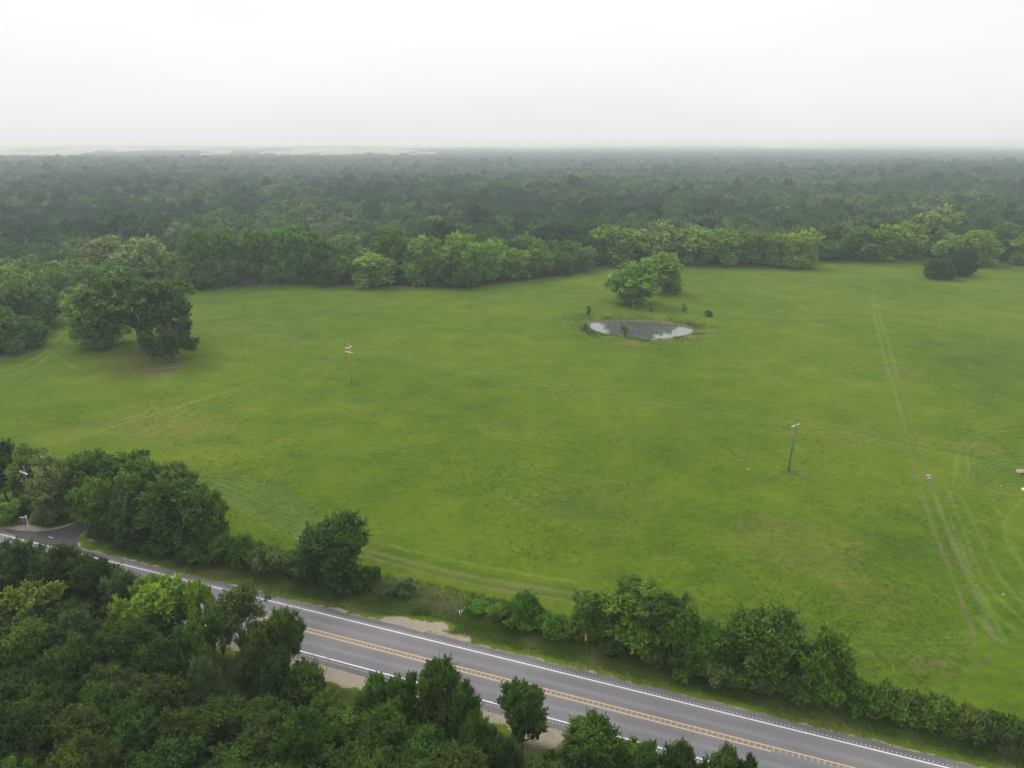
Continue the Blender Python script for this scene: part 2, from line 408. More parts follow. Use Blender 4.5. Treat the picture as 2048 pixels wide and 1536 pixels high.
# two-rut field track running away from the fence corner
TRL = px([(1746, 588), (1748, 622), (1758, 670), (1768, 711), (1784, 762), (1802, 821), (1813, 862), (1826, 924), (1843, 985), (1864, 1044), (1881, 1092), (1902, 1146), (1926, 1211), (1946, 1266), (1950, 1290)])
TRR = px([(1755, 605), (1763, 646), (1775, 680), (1789, 728), (1797, 760), (1809, 791), (1826, 839), (1840, 890), (1854, 945), (1871, 996), (1891, 1050), (1908, 1095), (1929, 1139), (1953, 1194), (1973, 1238), (1986, 1275)])
line('wear', TRL[22:], .36, .70); line('wear', TRR[14:], .36, .66); line('wear', px([(1950, 1288), (1938, 1308), (1890, 1326), (1800, 1332)]), .5, .42); line('wear', px([(1985, 1272), (1990, 1300), (1962, 1336), (1890, 1356)]), .5, .42); line('pale', px([(1960, 1240), (2000, 1290), (2048, 1300)]), .5, .3); line('pale', TRL[:26], .5, .32); line('pale', TRR[:18], .5, .32); line('wear', TRL[:24], .3, .35); line('wear', TRR[:16], .3, .35)
TBU = px([(600, 1050), (680, 1082), (751, 1102), (802, 1117), (871, 1134), (939, 1150), (1008, 1163), (1076, 1175), (1144, 1187), (1212, 1197.5), (1300, 1212), (1380, 1225), (1450, 1243), (1560, 1280), (1700, 1308), (1850, 1335), (1960, 1338)])
TBL = px([(590, 1070), (680, 1098), (751, 1117), (820, 1136), (888, 1153), (956, 1168), (1025, 1182), (1093, 1194), (1154, 1204), (1300, 1228), (1420, 1252), (1520, 1290), (1700, 1335), (1850, 1360)])
line('wear', TBU[:46], .42, .8); line('wear', TBL[:42], .42, .76); line('wear', TBU[44:], .5, .45); line('wear', TBL[40:], .5, .4)
line('pale', px([(744, 1081), (837, 1103), (939, 1127), (1035, 1144), (1150, 1165)]), .3, .35)
line('lush', px([(751, 1094), (871, 1126), (1008, 1155), (1144, 1179)]), .3, .55)
line('lush', px([(751, 1110), (871, 1146), (1008, 1175), (1144, 1199)]), .3, .5)
o_ = np.array([(403, 955), (444, 946), (495, 951), (547, 968), (588, 992), (625, 1020), (655, 1040)], float)
i_ = np.array([(403, 962), (438, 985), (478, 1012), (515, 1035), (550, 1055), (580, 1068), (610, 1080)], float)
for k in range(10):
    f = k / 9; q = o_ * (1 - f) + i_ * f; q = q + rng.normal(0, 1.2, q.shape)
    line('pale', px(q), .22 + .2 * (k > 7), .42); line('lush', px(q + np.array([0, -2.2])), .25, .8)
line('wear', px(i_ - 2), .4, .5)
for q in ([(1905, 985), (1913, 925), (1918, 892), (1940, 870), (1975, 855), (2030, 846)], [(1936, 975), (1938, 932), (1934, 908), (1950, 882), (1985, 862), (2040, 856)],
          [(1890, 960), (1905, 1000), (1925, 1050), (1945, 1110), (1965, 1160), (1995, 1195), (2030, 1230), (2060, 1255)], [(1915, 980), (1935, 1012), (1950, 1050), (1970, 1092), (1985, 1130), (2010, 1172), (2060, 1222)],
          [(1900, 1030), (1915, 1070), (1938, 1130), (1955, 1180), (1980, 1235), (2010, 1280), (2016, 1300)], [(1990, 1000), (2012, 1060), (2035, 1112), (2060, 1150)], [(2048, 995), (2015, 1030), (2006, 1060), (2022, 1100), (2050, 1140)],
          [(1925, 1120), (1960, 1180), (1985, 1225), (2030, 1262)], [(1905, 1045), (1955, 1040), (2000, 1048), (2048, 1070)], [(1870, 985), (1895, 1050), (1925, 1120), (1960, 1190), (2000, 1262)]):
    line('pale', px(q), .32, .30)
for k in range(6):
    c = np.array([2030, 952]); ru, rv = 26 + k * 13, 12 + k * 7
    q = [(c[0] + ru * math.cos(a), c[1] + rv * math.sin(a)) for a in np.linspace(1.6, 4.9, 14)]
    q = [(a + rng.normal(0, 3), b_ + rng.normal(0, 1.5)) for a, b_ in q]; line('lush', px(q), .3, .5); line('pale', px([(a, b + 3) for a, b in q]), .2, .25)
for q in ([(0, 742), (60, 724), (95, 700), (122, 672), (128, 655)], [(100, 702), (125, 722), (150, 735)], [(8, 755), (70, 735), (104, 708)]): line('pale', px(q), .6, .42)
for q in ([(430, 790), (330, 822), (230, 850), (90, 890)], [(500, 770), (380, 805), (250, 835)]): line('pale', px(q), .5, .4)
for v0 in (1262, 1270, 1278, 1288): line('lush', px([(1560, v0 - 9), (1700, v0 + 1 + rng.normal(0, 1)), (1850, v0 + 7), (1920, v0 + 4)]), .25, .3)
for v0 in (1266, 1274, 1284, 1296, 1308): line('pale', px([(1560, v0 - 9 + rng.normal(0, 2)), (1700, v0 + 1 + rng.normal(0, 2)), (1850, v0 + 7), (1935, v0 + 2)]), .3, .2)
blob('dry', 300, 738, 110, 22, .6); blob('dry', 230, 715, 90, 12, .6); blob('dry', 1600, 1085, 150, 60, .5); blob('dry', 1740, 1190, 90, 50, .45); blob('dry', 300, 850, 260, 38, .55)
blob('dry', 1800, 745, 60, 16, .5); blob('dry', 1260, 686, 45, 6, 1.0); blob('dry', 1390, 674, 45, 4, 1.2); blob('dry', 1150, 1000, 200, 50, .35); blob('dry', 1950, 890, 70, 18, .6); blob('dry', 1850, 1330, 120, 20, .5)
blob('dry', 1700, 860, 160, 24, .4); blob('dry', 1000, 860, 160, 24, .35)
blob('wear', 1608, 945, 16, 4, 1.2); blob('wear', 810, 900, 9, 2.5, 1.0); blob('wear', 1497, 938, 8, 3, .8); blob('wear', 1858, 955, 14, 6, .9); blob('wear', 310, 745, 45, 6, .55)
blob('lush', 1577, 944, 26, 7, .8); blob('lush', 705, 770, 18, 5, .8); blob('lush', 722, 802, 30, 6, .5); blob('lush', 880, 832, 30, 5, .5); blob('lush', 440, 600, 60, 10, .4); blob('lush', 1150, 1020, 90, 25, .35)
for q in ([(1120, 640), (1150, 632), (1200, 628), (1240, 630)], [(1290, 627), (1330, 630), (1360, 634)], [(1400, 632), (1450, 636), (1560, 640), (1640, 642)], [(1190, 674), (1230, 682), (1250, 686)], [(1310, 688), (1330, 684), (1345, 682)], [(1130, 640), (1160, 655), (1180, 670)]):
    line('lush', px(q), 1.5, .5)
line('wear', [tuple(p) for p in POND] + [tuple(POND[0])], 1.7, 1.05); line('wear', px([(1290, 676), (1345, 680), (1400, 675), (1418, 671)]), 1.6, .8); line('wear', px([(1128, 648), (1150, 656), (1172, 664)]), 1.3, .7); line('lush', px([(1115, 640), (1160, 652), (1200, 676), (1260, 688)]), 1.4, .5)
line('dry', [tuple(p) for p in POND] + [tuple(POND[0])], 7.0, .5)
for k in range(26):                                          # scattered bare scrapes and pale dead tufts
    u, v = rng.uniform(650, 2040), rng.uniform(800, 1250); blob('wear' if k % 3 == 0 else 'dry', u, v, rng.uniform(5, 14), rng.uniform(1.5, 4), .9)
# gravel beside the road and the drive
sR = (X - RP[0]) * RD[0] + (Y - RP[1]) * RD[1]; tR = (X - RP[0]) * RN[0] + (Y - RP[1]) * RN[1]
vg = (tR > 1.2) & (tR < 8.5); A['lush'][ix] = np.maximum(A['lush'][ix], vg * .08); A['dry'][ix] = np.maximum(A['dry'][ix], (vg | ((tR < -8.6) & (tR > -13))) * .45 * vnoise(X, Y, 3, 61) * 1.4)
up_w = 1.45 + (vnoise(sR, tR * 0, 6, 20) - .4) * .9; lo_w = 10.3 + (vnoise(sR, tR * 0, 5, 21)) * .8
gv = np.clip(1 - np.abs(tR - 1.2) / (up_w - .75), 0, 1) * .62 + np.clip(1 - np.abs(tR + 9.2) / (lo_w - 9.0), 0, 1)
gv = np.where(sR < -38, gv, gv)
A['gravel'][ix] = np.clip(gv, 0, 1.0)
blob('gravel', 800, 1250, 118, 19, .92); blob('gravel', 900, 1275, 60, 12, .9); blob('gravel', 700, 1352, 60, 22, 1.2); blob('gravel', 1080, 1478, 50, 22, 1.2); blob('gravel', 640, 1222, 70, 8, .8)
DRV = [at(u, v) for u, v in [(6, 1057), (39, 1061), (87, 1064), (117, 1058), (144, 1050), (160, 1040), (178, 1022), (192, 1020), (200, 1040), (183, 1056), (166, 1064), (156, 1075), (155, 1089), (160, 1099), (188, 1107)]]
dD = seg_dist(X, Y, DRV, True) + (vnoise(X, Y, 2.2, 71) - .5) * 1.5
A['gravel'][ix] = np.maximum(A['gravel'][ix], np.clip(.85 - dD / 1.6, 0, 1) * (sR < -15))
blob('gravel', 60, 1056, 60, 7, 1.0); blob('gravel', 200, 1075, 22, 8, .8)
# woodland floor
EDGE_PX = [(-700, 900), (-300, 780), (-60, 722), (0, 716), (95, 684), (100, 650), (150, 600), (250, 585), (385, 580), (530, 566), (700, 570), (800, 573), (930, 577), (1000, 568), (1090, 557), (1180, 537), (1240, 525), (1400, 529), (1620, 532), (1640, 522), (1850, 516), (1990, 521), (2048, 524), (2300, 520), (2800, 505), (3600, 500)]
EDGE = [tuple(at(u, v)) for u, v in EDGE_PX]
WOODPOLY = EDGE + [(3000, 366), (30000, 2300), (-30000, 2300), (-6000, 60), EDGE[0]]
EDGE_X = np.array([p[0] for p in EDGE])
inw = inside(gx, gy, EDGE + [(40000, 400), (40000, 2300), (-40000, 2300), (-40000, 100)])
A['wood'] = np.maximum(A['wood'], inw.astype(float))
lowt = (gx - RP[0]) * RN[0] + (gy - RP[1]) * RN[1]
FORE_W = (lowt < -10.6) & (gx < 24) & (gy > -200)
A['wood'] = np.maximum(A['wood'], np.clip((-10.4 - lowt) / 1.0, 0, 1) * (gx < 24) * .9)
nx, ny = len(xs), len(ys)
idx = np.arange(nx * ny).reshape(ny, nx)
Q = np.stack([idx[:-1, :-1], idx[:-1, 1:], idx[1:, 1:], idx[1:, :-1]], -1).reshape(-1, 4)
gh = gh - A['wear'] * .05
me = mesh_np('ground', np.stack([gx, gy, gh], 1), Q, M_ground, A, True)
tag(link('ground', me), kind='structure')

# pond water sheet (terrain cuts it)
cP = PC
wp = [(p - cP) * 1.05 + cP for p in POND]
b = MB(); b.add([(p[0], p[1], WL) for p in wp], [tuple(range(len(wp)))])
tag(link('pond_water', b.mesh('pond_water', M_water)), kind='structure')

# ------------------------------------------------------------------ road (local x along, y across)
def road_obj(name, b, m, kind='structure'):
    o = link(name, b.mesh(name, m)); o.location = (RP[0], RP[1], 0); o.rotation_euler = (0, 0, math.atan2(RD[1], RD[0]))
    return tag(o, kind=kind)
def sheet(b, s0, s1, t0, t1, z): b.add([(s0, t0, z), (s1, t0, z), (s1, t1, z), (s0, t1, z)], [(0, 1, 2, 3)])
S0, S1 = -190, 260
b = MB(); b.box(((S0 + S1) / 2, -3.62, -.06), (S1 - S0, 7.66, .17)); road_obj('road', b, M_asph)
for nm, sg in (('road_shoulder', 1), ('road_shoulder', -1)):
    b = MB(); ss = np.arange(S0, S1, .5); base = .2 if sg > 0 else -7.45
    V = []; w0 = 1.0 if sg > 0 else 1.35
    for s in ss:
        e_ = base + sg * (w0 + .16 * math.sin(s * .9) * math.sin(s * .23) + .10 * random.random())
        V += [(s, base + sg * .012, .010), (s, e_, -.004), (s, e_ + sg * .1, -.14)]
    fs = []
    for i in range(len(ss) - 1):
        for j in range(2):
            q = (i * 3 + j, (i + 1) * 3 + j, (i + 1) * 3 + j + 1, i * 3 + j + 1); fs.append(q if sg < 0 else q[::-1])
    b.add(V, fs); road_obj(nm, b, M_shoulder)
ZT = .0295
b = MB(); sheet(b, S0, S1, -.08, .08, ZT); road_obj('white_edge_line', b, M_white)
b = MB(); sheet(b, S0, S1, -7.33, -7.17, ZT); road_obj('white_edge_line', b, M_white)
b = MB(); sheet(b, S0, S1, -3.24, -3.11, ZT); sheet(b, S0, 75.8, -3.89, -3.76, ZT); road_obj('yellow_centre_line', b, M_yellow)
b = MB()
s = S0
while s < S1:
    sheet(b, s, s + .16, -3.755, -3.245, ZT); s += .62
road_obj('centre_rumble_strip', b, M_rumble2)
b = MB(); s = S0
while s < S1:
    if not (-38 < s < -21): sheet(b, s, s + .17, .31, .47, .0125)
    sheet(b, s, s + .17, -7.76, -7.60, .0125)
    s += .42
road_obj('edge_rumble_strip', b, M_rumble)
# driveway mouth
b = MB(); dv = [(p[0], p[1]) for p in smooth([*DRV], 1)]
ja = rw(-38.5, .225); jb = rw(-19.5, .225)
poly = [(ja[0], ja[1])] + [p for p in dv if st(*p)[1] > .4] + [(jb[0], jb[1])]
n = len(poly); b.add([(x, y, .017) for x, y in poly] + [(x, y, -.2) for x, y in poly], [tuple(reversed(range(n)))] + [(i, (i + 1) % n, n + (i + 1) % n, n + i) for i in range(n)])
tag(link('driveway', b.mesh('driveway', M_drive)), kind='structure')
b = MB(); p0, p1 = at(97, 1073.5), at(106, 1075.8); d_ = (p1 - p0) / np.linalg.norm(p1 - p0); nn = np.array([-d_[1], d_[0]]) * .07
b.add([(*(p0 - nn), .022), (*(p1 - nn), .022), (*(p1 + nn), .022), (*(p0 + nn), .022)], [(0, 1, 2, 3)])
tag(link('driveway_marking', b.mesh('driveway_marking', M_white)), kind='structure')

# ------------------------------------------------------------------ foliage builders
def leaves(r, pos, axis, length, width, val):
    n = len(pos)
    axis = axis / (np.linalg.norm(axis, axis=1, keepdims=True) + 1e-9)
    up = r.normal(0, .55, (n, 3)); up[:, 2] += 1.0
    side = np.cross(axis, up); side /= (np.linalg.norm(side, axis=1, keepdims=True) + 1e-9)
    l = (length * r.uniform(.65, 1.35, n))[:, None]; w_ = (width * r.uniform(.65, 1.35, n))[:, None]
    V = np.stack([pos - axis * l * .5, pos + side * w_ * .5 + axis * l * .05, pos + axis * l * .5, pos - side * w_ * .5 + axis * l * .05], 1).reshape(-1, 3)
    Q = np.arange(4 * n).reshape(n, 4)
    return V, Q, val
def unit(r, n):
    d = r.normal(0, 1, (n, 3)); return d / np.linalg.norm(d, axis=1, keepdims=True)
def make_crown(seed, R, z0, z1, nlobe, nclump, nspray, nleaf, ll, lw, sl=.9, lobe_r=(.42, .62), flat=1.0, fill=.18, weep=0.0, low=False, name='crown'):
    r = np.random.default_rng(seed); zc = z0 + (z1 - z0) * .48; hz_ = (z1 - z0) / 2
    cs = []; rs = []
    for i in range(nlobe):
        a = 2 * math.pi * (i * .618 + r.uniform(-.08, .08)); el = r.uniform(-.85 if low else -.55, .95); q = math.sqrt(max(0, 1 - el * el * .8)) * r.uniform(.35, .68)
        rr = r.uniform(*lobe_r); cs.append((math.cos(a) * q * R, math.sin(a) * q * R, zc + el * hz_ * (.74 if low and el < 0 else .55))); rs.append(rr)
    cs.append((0, 0, zc + hz_ * .35)); rs.append(lobe_r[1])
    cs = np.array(cs); rs = np.array(rs)
    k = r.integers(0, len(cs), nclump); d = unit(r, nclump); d[:, 2] = np.where(d[:, 2] < -.35, d[:, 2] if low else -d[:, 2] * .6, d[:, 2]); d /= np.linalg.norm(d, axis=1, keepdims=True)
    rad = rs[k][:, None] * np.array([R, R, hz_ * flat]) * r.uniform(.72, 1.02, (nclump, 1))
    cp = cs[k] + d * rad; cp[:, 2] = np.maximum(cp[:, 2], z0 + r.uniform(0, 1.4, nclump) * (z1 - z0) / 10); cv = r.normal(0, .13, nclump)
    # sprays
    m = nclump * nspray; ci = np.repeat(np.arange(nclump), nspray)
    out = cp - np.array([0, 0, zc - hz_ * .4]); out /= np.linalg.norm(out, axis=1, keepdims=True)
    sdir = out[ci] * .75 + unit(r, m) * .75 + np.array([0, 0, .45 - weep]); sdir /= np.linalg.norm(sdir, axis=1, keepdims=True)
    sp = cp[ci] + unit(r, m) * (r.uniform(0, .55, (m, 1)) * sl); sL = sl * r.uniform(.6, 1.35, m); sv = r.normal(0, .08, m)
    n = m * nleaf; si = np.repeat(np.arange(m), nleaf); t = r.uniform(0, 1, n)
    pos = sp[si] + sdir[si] * (t * sL[si])[:, None] + unit(r, n) * ((1 - t * .75) * .33 * sl * r.uniform(.2, 1, n))[:, None]
    ax = sdir[si] * .8 + unit(r, n) * .8
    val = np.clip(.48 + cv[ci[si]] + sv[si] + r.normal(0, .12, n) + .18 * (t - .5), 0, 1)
    # inner fill
    nf = int(n * fill); kf = r.integers(0, len(cs), nf)
    pf = cs[kf] + unit(r, nf) * (rs[kf][:, None] * np.array([R, R, hz_]) * r.uniform(.25, .8, (nf, 1))); pf[:, 2] = np.maximum(pf[:, 2], z0)
    V1, Q1, v1 = leaves(r, pos, ax, ll, lw, val)
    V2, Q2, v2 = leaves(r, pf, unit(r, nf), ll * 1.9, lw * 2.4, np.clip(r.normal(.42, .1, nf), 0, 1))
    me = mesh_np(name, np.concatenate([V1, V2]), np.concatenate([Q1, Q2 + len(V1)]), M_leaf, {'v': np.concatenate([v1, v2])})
    return me, cs, zc, hz_
def make_trunk(seed, H, r0, cs, multi=1, name='trunk', m=None, twigs=0):
    r = np.random.default_rng(seed + 99); b = MB()
    fork = H * r.uniform(.22, .32)
    for k in range(multi):
        a = r.uniform(0, 6.28); off = .0 if multi == 1 else r0 * 1.2
        base = Vector((math.cos(a) * off, math.sin(a) * off, -.3)); lean = Vector((math.cos(a), math.sin(a), 0)) * (.0 if multi == 1 else H * .05)
        mid = base + lean * .5 + Vector((r.normal(0, .1), r.normal(0, .1), fork * .55)); top = base + lean + Vector((r.normal(0, .15), r.normal(0, .15), fork + .3))
        b.tube([base, base + Vector((0, 0, .55)), mid, top], [r0 * 1.5, r0 * 1.1, r0 * .9, r0 * .75], 9)
        sel = list(range(len(cs))) if multi == 1 else [i for i in range(len(cs)) if i % multi == k]
        for i in sel:
            c = Vector(cs[i]); p1 = top.lerp(c, .4) + Vector((r.normal(0, .25), r.normal(0, .25), r.uniform(-.1, .4))); p2 = top.lerp(c, .8) + Vector((r.normal(0, .3), r.normal(0, .3), 0))
            b.tube([top - Vector((0, 0, .25)), p1, p2, c], [r0 * .5, r0 * .36, r0 * .24, r0 * .12], 6)
            for _ in range(3 + twigs):
                e2 = c + Vector(unit(r, 1)[0]) * float(r.uniform(.8, 1.8)); b.tube([p2, (p2 + e2) / 2 + Vector((0, 0, .15)), e2], [r0 * .17, r0 * .10, r0 * .04], 4)
    return b.mesh(name, m or M_bark, True)

PR = {}
def proto(key, seed, R, H, z0, *a, r0=.22, multi=1, **kw):
    cr, cs, zc, hh = make_crown(seed, R, z0, H, *a, **kw)
    # normalise to true extents
    co = np.empty(len(cr.vertices) * 3, np.float32); cr.vertices.foreach_get('co', co); co = co.reshape(-1, 3)
    rr = np.percentile(np.hypot(co[:, 0], co[:, 1]), 99.3); ht = float(co[:, 2].max()) * .985
    PR[key] = (cr, make_trunk(seed, H, r0, cs, multi), rr, ht)
# near trees: leaf sprays resolved
for i in range(4): proto(f'near{i}', 10 + i, 3.4, 9, .8, 10, 150, 16, 19, .225, .12, sl=.85, lobe_r=(.34, .52), r0=.17, fill=.2, low=True)
for i in range(2): proto(f'clumpy{i}', 20 + i, 3.6, 9, 1.8, 9, 105, 16, 20, .21, .16, sl=.62, lobe_r=(.26, .42), r0=.17, fill=.12, low=True)
proto('airy', 30, 3.0, 9, 2.2, 7, 70, 13, 14, .34, .11, sl=1.15, lobe_r=(.3, .5), r0=.12, fill=.08)
proto('lone', 31, 2.6, 9.5, 1.8, 11, 100, 13, 15, .26, .15, sl=.7, lobe_r=(.32, .5), r0=.16, fill=.10)
for i in range(3): proto(f'hedge{i}', 40 + i, 3.4, 8.5, .4, 8, 130, 15, 19, .225, .135, sl=.85, lobe_r=(.36, .55), r0=.18, multi=2, fill=.25, weep=.25, low=True)
for i in range(3): proto(f'bush{i}', 50 + i, 1.8, 2.6, .05, 6, 60, 11, 13, .20, .12, sl=.5, r0=.07, multi=2, fill=.25)
# pasture-edge trees at 200-400 m
for i in range(4): proto(f'mid{i}', 60 + i, 7, 15, .3, 11, 190, 9, 10, .60, .42, sl=1.4, lobe_r=(.34, .54), r0=.38, fill=.25, low=True)
for i in range(2): proto(f'tall{i}', 70 + i, 6, 18, .4, 14, 200, 9, 10, .58, .40, sl=1.4, lobe_r=(.30, .50), r0=.34, fill=.22, weep=.15, low=True)
proto('oak', 80, 11, 17, 3.6, 22, 400, 9, 11, .46, .34, sl=1.05, lobe_r=(.17, .31), r0=.62, fill=.04, flat=.9)
proto('oak2', 81, 8, 17, .1, 22, 300, 9, 11, .46, .34, sl=1.0, lobe_r=(.16, .28), r0=.5, fill=.03, flat=.9, low=True)
proto('round', 82, 8, 9, .2, 9, 190, 9, 10, .55, .38, sl=1.0, r0=.35, multi=2, fill=.28, low=True)
for i in range(3): proto(f'far{i}', 90 + i, 6.2, 10.5, .5, 8, 110, 6, 8, .78, .58, sl=.95, lobe_r=(.36, .54), r0=.3, fill=.35)
for i in range(2): proto(f'sap{i}', 95 + i, 1.2, 3.2, .2, 7, 34, 8, 8, .30, .18, sl=.5, lobe_r=(.25, .42), r0=.05, fill=.0, low=True)

TREES = []                                    # things of kind tree, for counting and label checks
def plant(name, label, cat, group, key, x, y, H, R, tint, rot=None, z=None, squash=None):
    cr, tr, pr, ph = PR[key]
    t = thing(name, label, cat, (x, y, hz(x, y) if z is None else z), random.uniform(0, 6.28) if rot is None else rot, group)
    t.scale = (R / pr, R / pr * (squash or 1), H / ph)
    c = link('crown' if cat == 'tree' else 'foliage', cr, t); c.color = (*tint, 1)
    link('trunk' if cat == 'tree' else 'stem', tr, t)
    if cat == 'tree': TREES.append(t)
    return t
TONE = {'edge': (.082, .172, .040), 'dark': (.046, .098, .020), 'deep': (.034, .074, .018), 'mid': (.070, .138, .024), 'fresh': (.098, .182, .028), 'lime': (.215, .345, .040), 'grey': (.085, .142, .052), 'light': (.142, .245, .050),
        'pale': (.162, .240, .085), 'yellow': (.160, .250, .044), 'olive': (.084, .130, .027), 'tan': (.160, .212, .092), 'silver': (.140, .200, .078), 'lush': (.078, .170, .025)}
TONE = {k: (v[0] * 1.06, v[1], v[2] * .82) for k, v in TONE.items()}
WORD = {'dark': 'dark green', 'deep': 'very dark green', 'mid': 'mid green', 'fresh': 'fresh green', 'lime': 'lime green', 'grey': 'grey-green', 'light': 'light green', 'pale': 'pale green',
        'yellow': 'yellow-green', 'olive': 'olive green', 'tan': 'tan-tinged', 'silver': 'silvery green', 'lush': 'rich green'}
def jit(tone, a=.10, dim=1.0):
    q = np.array(TONE[tone]) * dim; return tuple(q * (1 + rng.normal(0, a)) * (1 + rng.normal(0, .04, 3)))

# by base pixel, top pixel, crown width in pixels
def tree_px(label, key, u, vb, vt, wpx, tone, group=None, name='tree', cat='tree', rot=None, squash=None, back=0.0):
    x, y = at(u, vb); H = height_for(x, y, vt); zc = proj(x, y, H * .5)[2]
    if back:                                   # vb is the front foot of the crown: the stem stands behind it
        d = math.hypot(x, y); k = 1 + back * (wpx / 2 / F * zc) / d; x, y = x * k, y * k; H = height_for(x, y, vt); zc = proj(x, y, H * .5)[2]
    return plant(name, label, cat, group, key, float(x), float(y), H, wpx / 2 / F * zc, jit(tone, .05, 1.3 if group == 'trees along the edge of the big wood' else 1.3 if tone == 'light' and y > 150 else 1.12 if y > 150 else 1.16), rot, squash=squash)
# by apex pixel and height
def tree_top(label, key, u, vt, wpx, tone, H, group=None, name='tree', cat='tree', tmax=-9.6, rot=None):
    for _ in range(60):
        x, y = at(u, vt, H)
        if st(x, y)[1] <= tmax: break
        H += .25
    zc = proj(x, y, H * .6)[2]
    return plant(name, label, cat, group, key, float(x), float(y), H, wpx / 2 / F * zc, jit(tone, .05, .86), rot)

# ------------------------------------------------------------------ roadside hedgerow trees
HG = 'hedgerow trees between the road and the pasture'
for a in [
    ('dark green hedgerow tree at the frame edge behind the driveway', 'near0', 18, 1015, 878, 105, 'dark'),
    ('green tree behind the pole with bare brown vines below', 'near1', 88, 1020, 884, 105, 'fresh'),
    ('tree with a silvery flowering top beside the driveway pole', 'hedge0', 122, 1040, 906, 105, 'silver'),
    ('broad dark tree arching over the far end of the driveway', 'hedge1', 190, 1036, 903, 130, 'mid'),
    ('dark green tree behind the grey-green one, nearest the pasture', 'near2', 262, 1040, 906, 120, 'dark'),
    ('bright lime green tree leaning over the driveway mouth', 'clumpy0', 205, 1078, 948, 95, 'fresh'),
    ('large mid green tree topping the clump of the hedgerow', 'near3', 300, 1078, 916, 140, 'mid'),
    ('grey-green tree in the middle of the hedgerow clump', 'hedge2', 272, 1090, 950, 95, 'grey'),
    ('olive tree at the pasture side of the hedgerow clump', 'near0', 362, 1070, 926, 115, 'olive'),
    ('big dark green tree ending the hedgerow clump by the mown arcs', 'hedge0', 375, 1118, 958, 150, 'dark'),
    ('small rich green tree joined to the big dark one', 'hedge1', 428, 1110, 978, 85, 'lush'),
    ('round dark green tree standing alone in the road hedge', 'hedge0', 677, 1186, 1032, 152, 'dark'),
    ('small upright green tree between the pipe posts and orange marker', 'bush0', 1052, 1262, 1184, 84, 'lush'),
    ('slim green tree just behind the orange marker', 'hedge0', 1180, 1296, 1186, 92, 'fresh'),
    ('large pale-topped tree right of the orange marker', 'near2', 1268, 1322, 1166, 150, 'fresh'),
    ('bushy green tree joined to the pale-topped tree', 'hedge1', 1342, 1336, 1186, 120, 'mid'),
    ('low round green tree between the two big hedge trees', 'hedge2', 1402, 1356, 1232, 95, 'lush'),
    ('broad dark tree in the hedge with a flat top', 'hedge0', 1512, 1388, 1214, 160, 'mid'),
    ('small tree with bright drooping leaves beside the flat-topped tree', 'hedge1', 1632, 1402, 1256, 125, 'fresh'),
]:
    tree_px(a[0], a[1], *a[2:], group=HG, back=.55)
SG = 'shrubs in the road hedge'
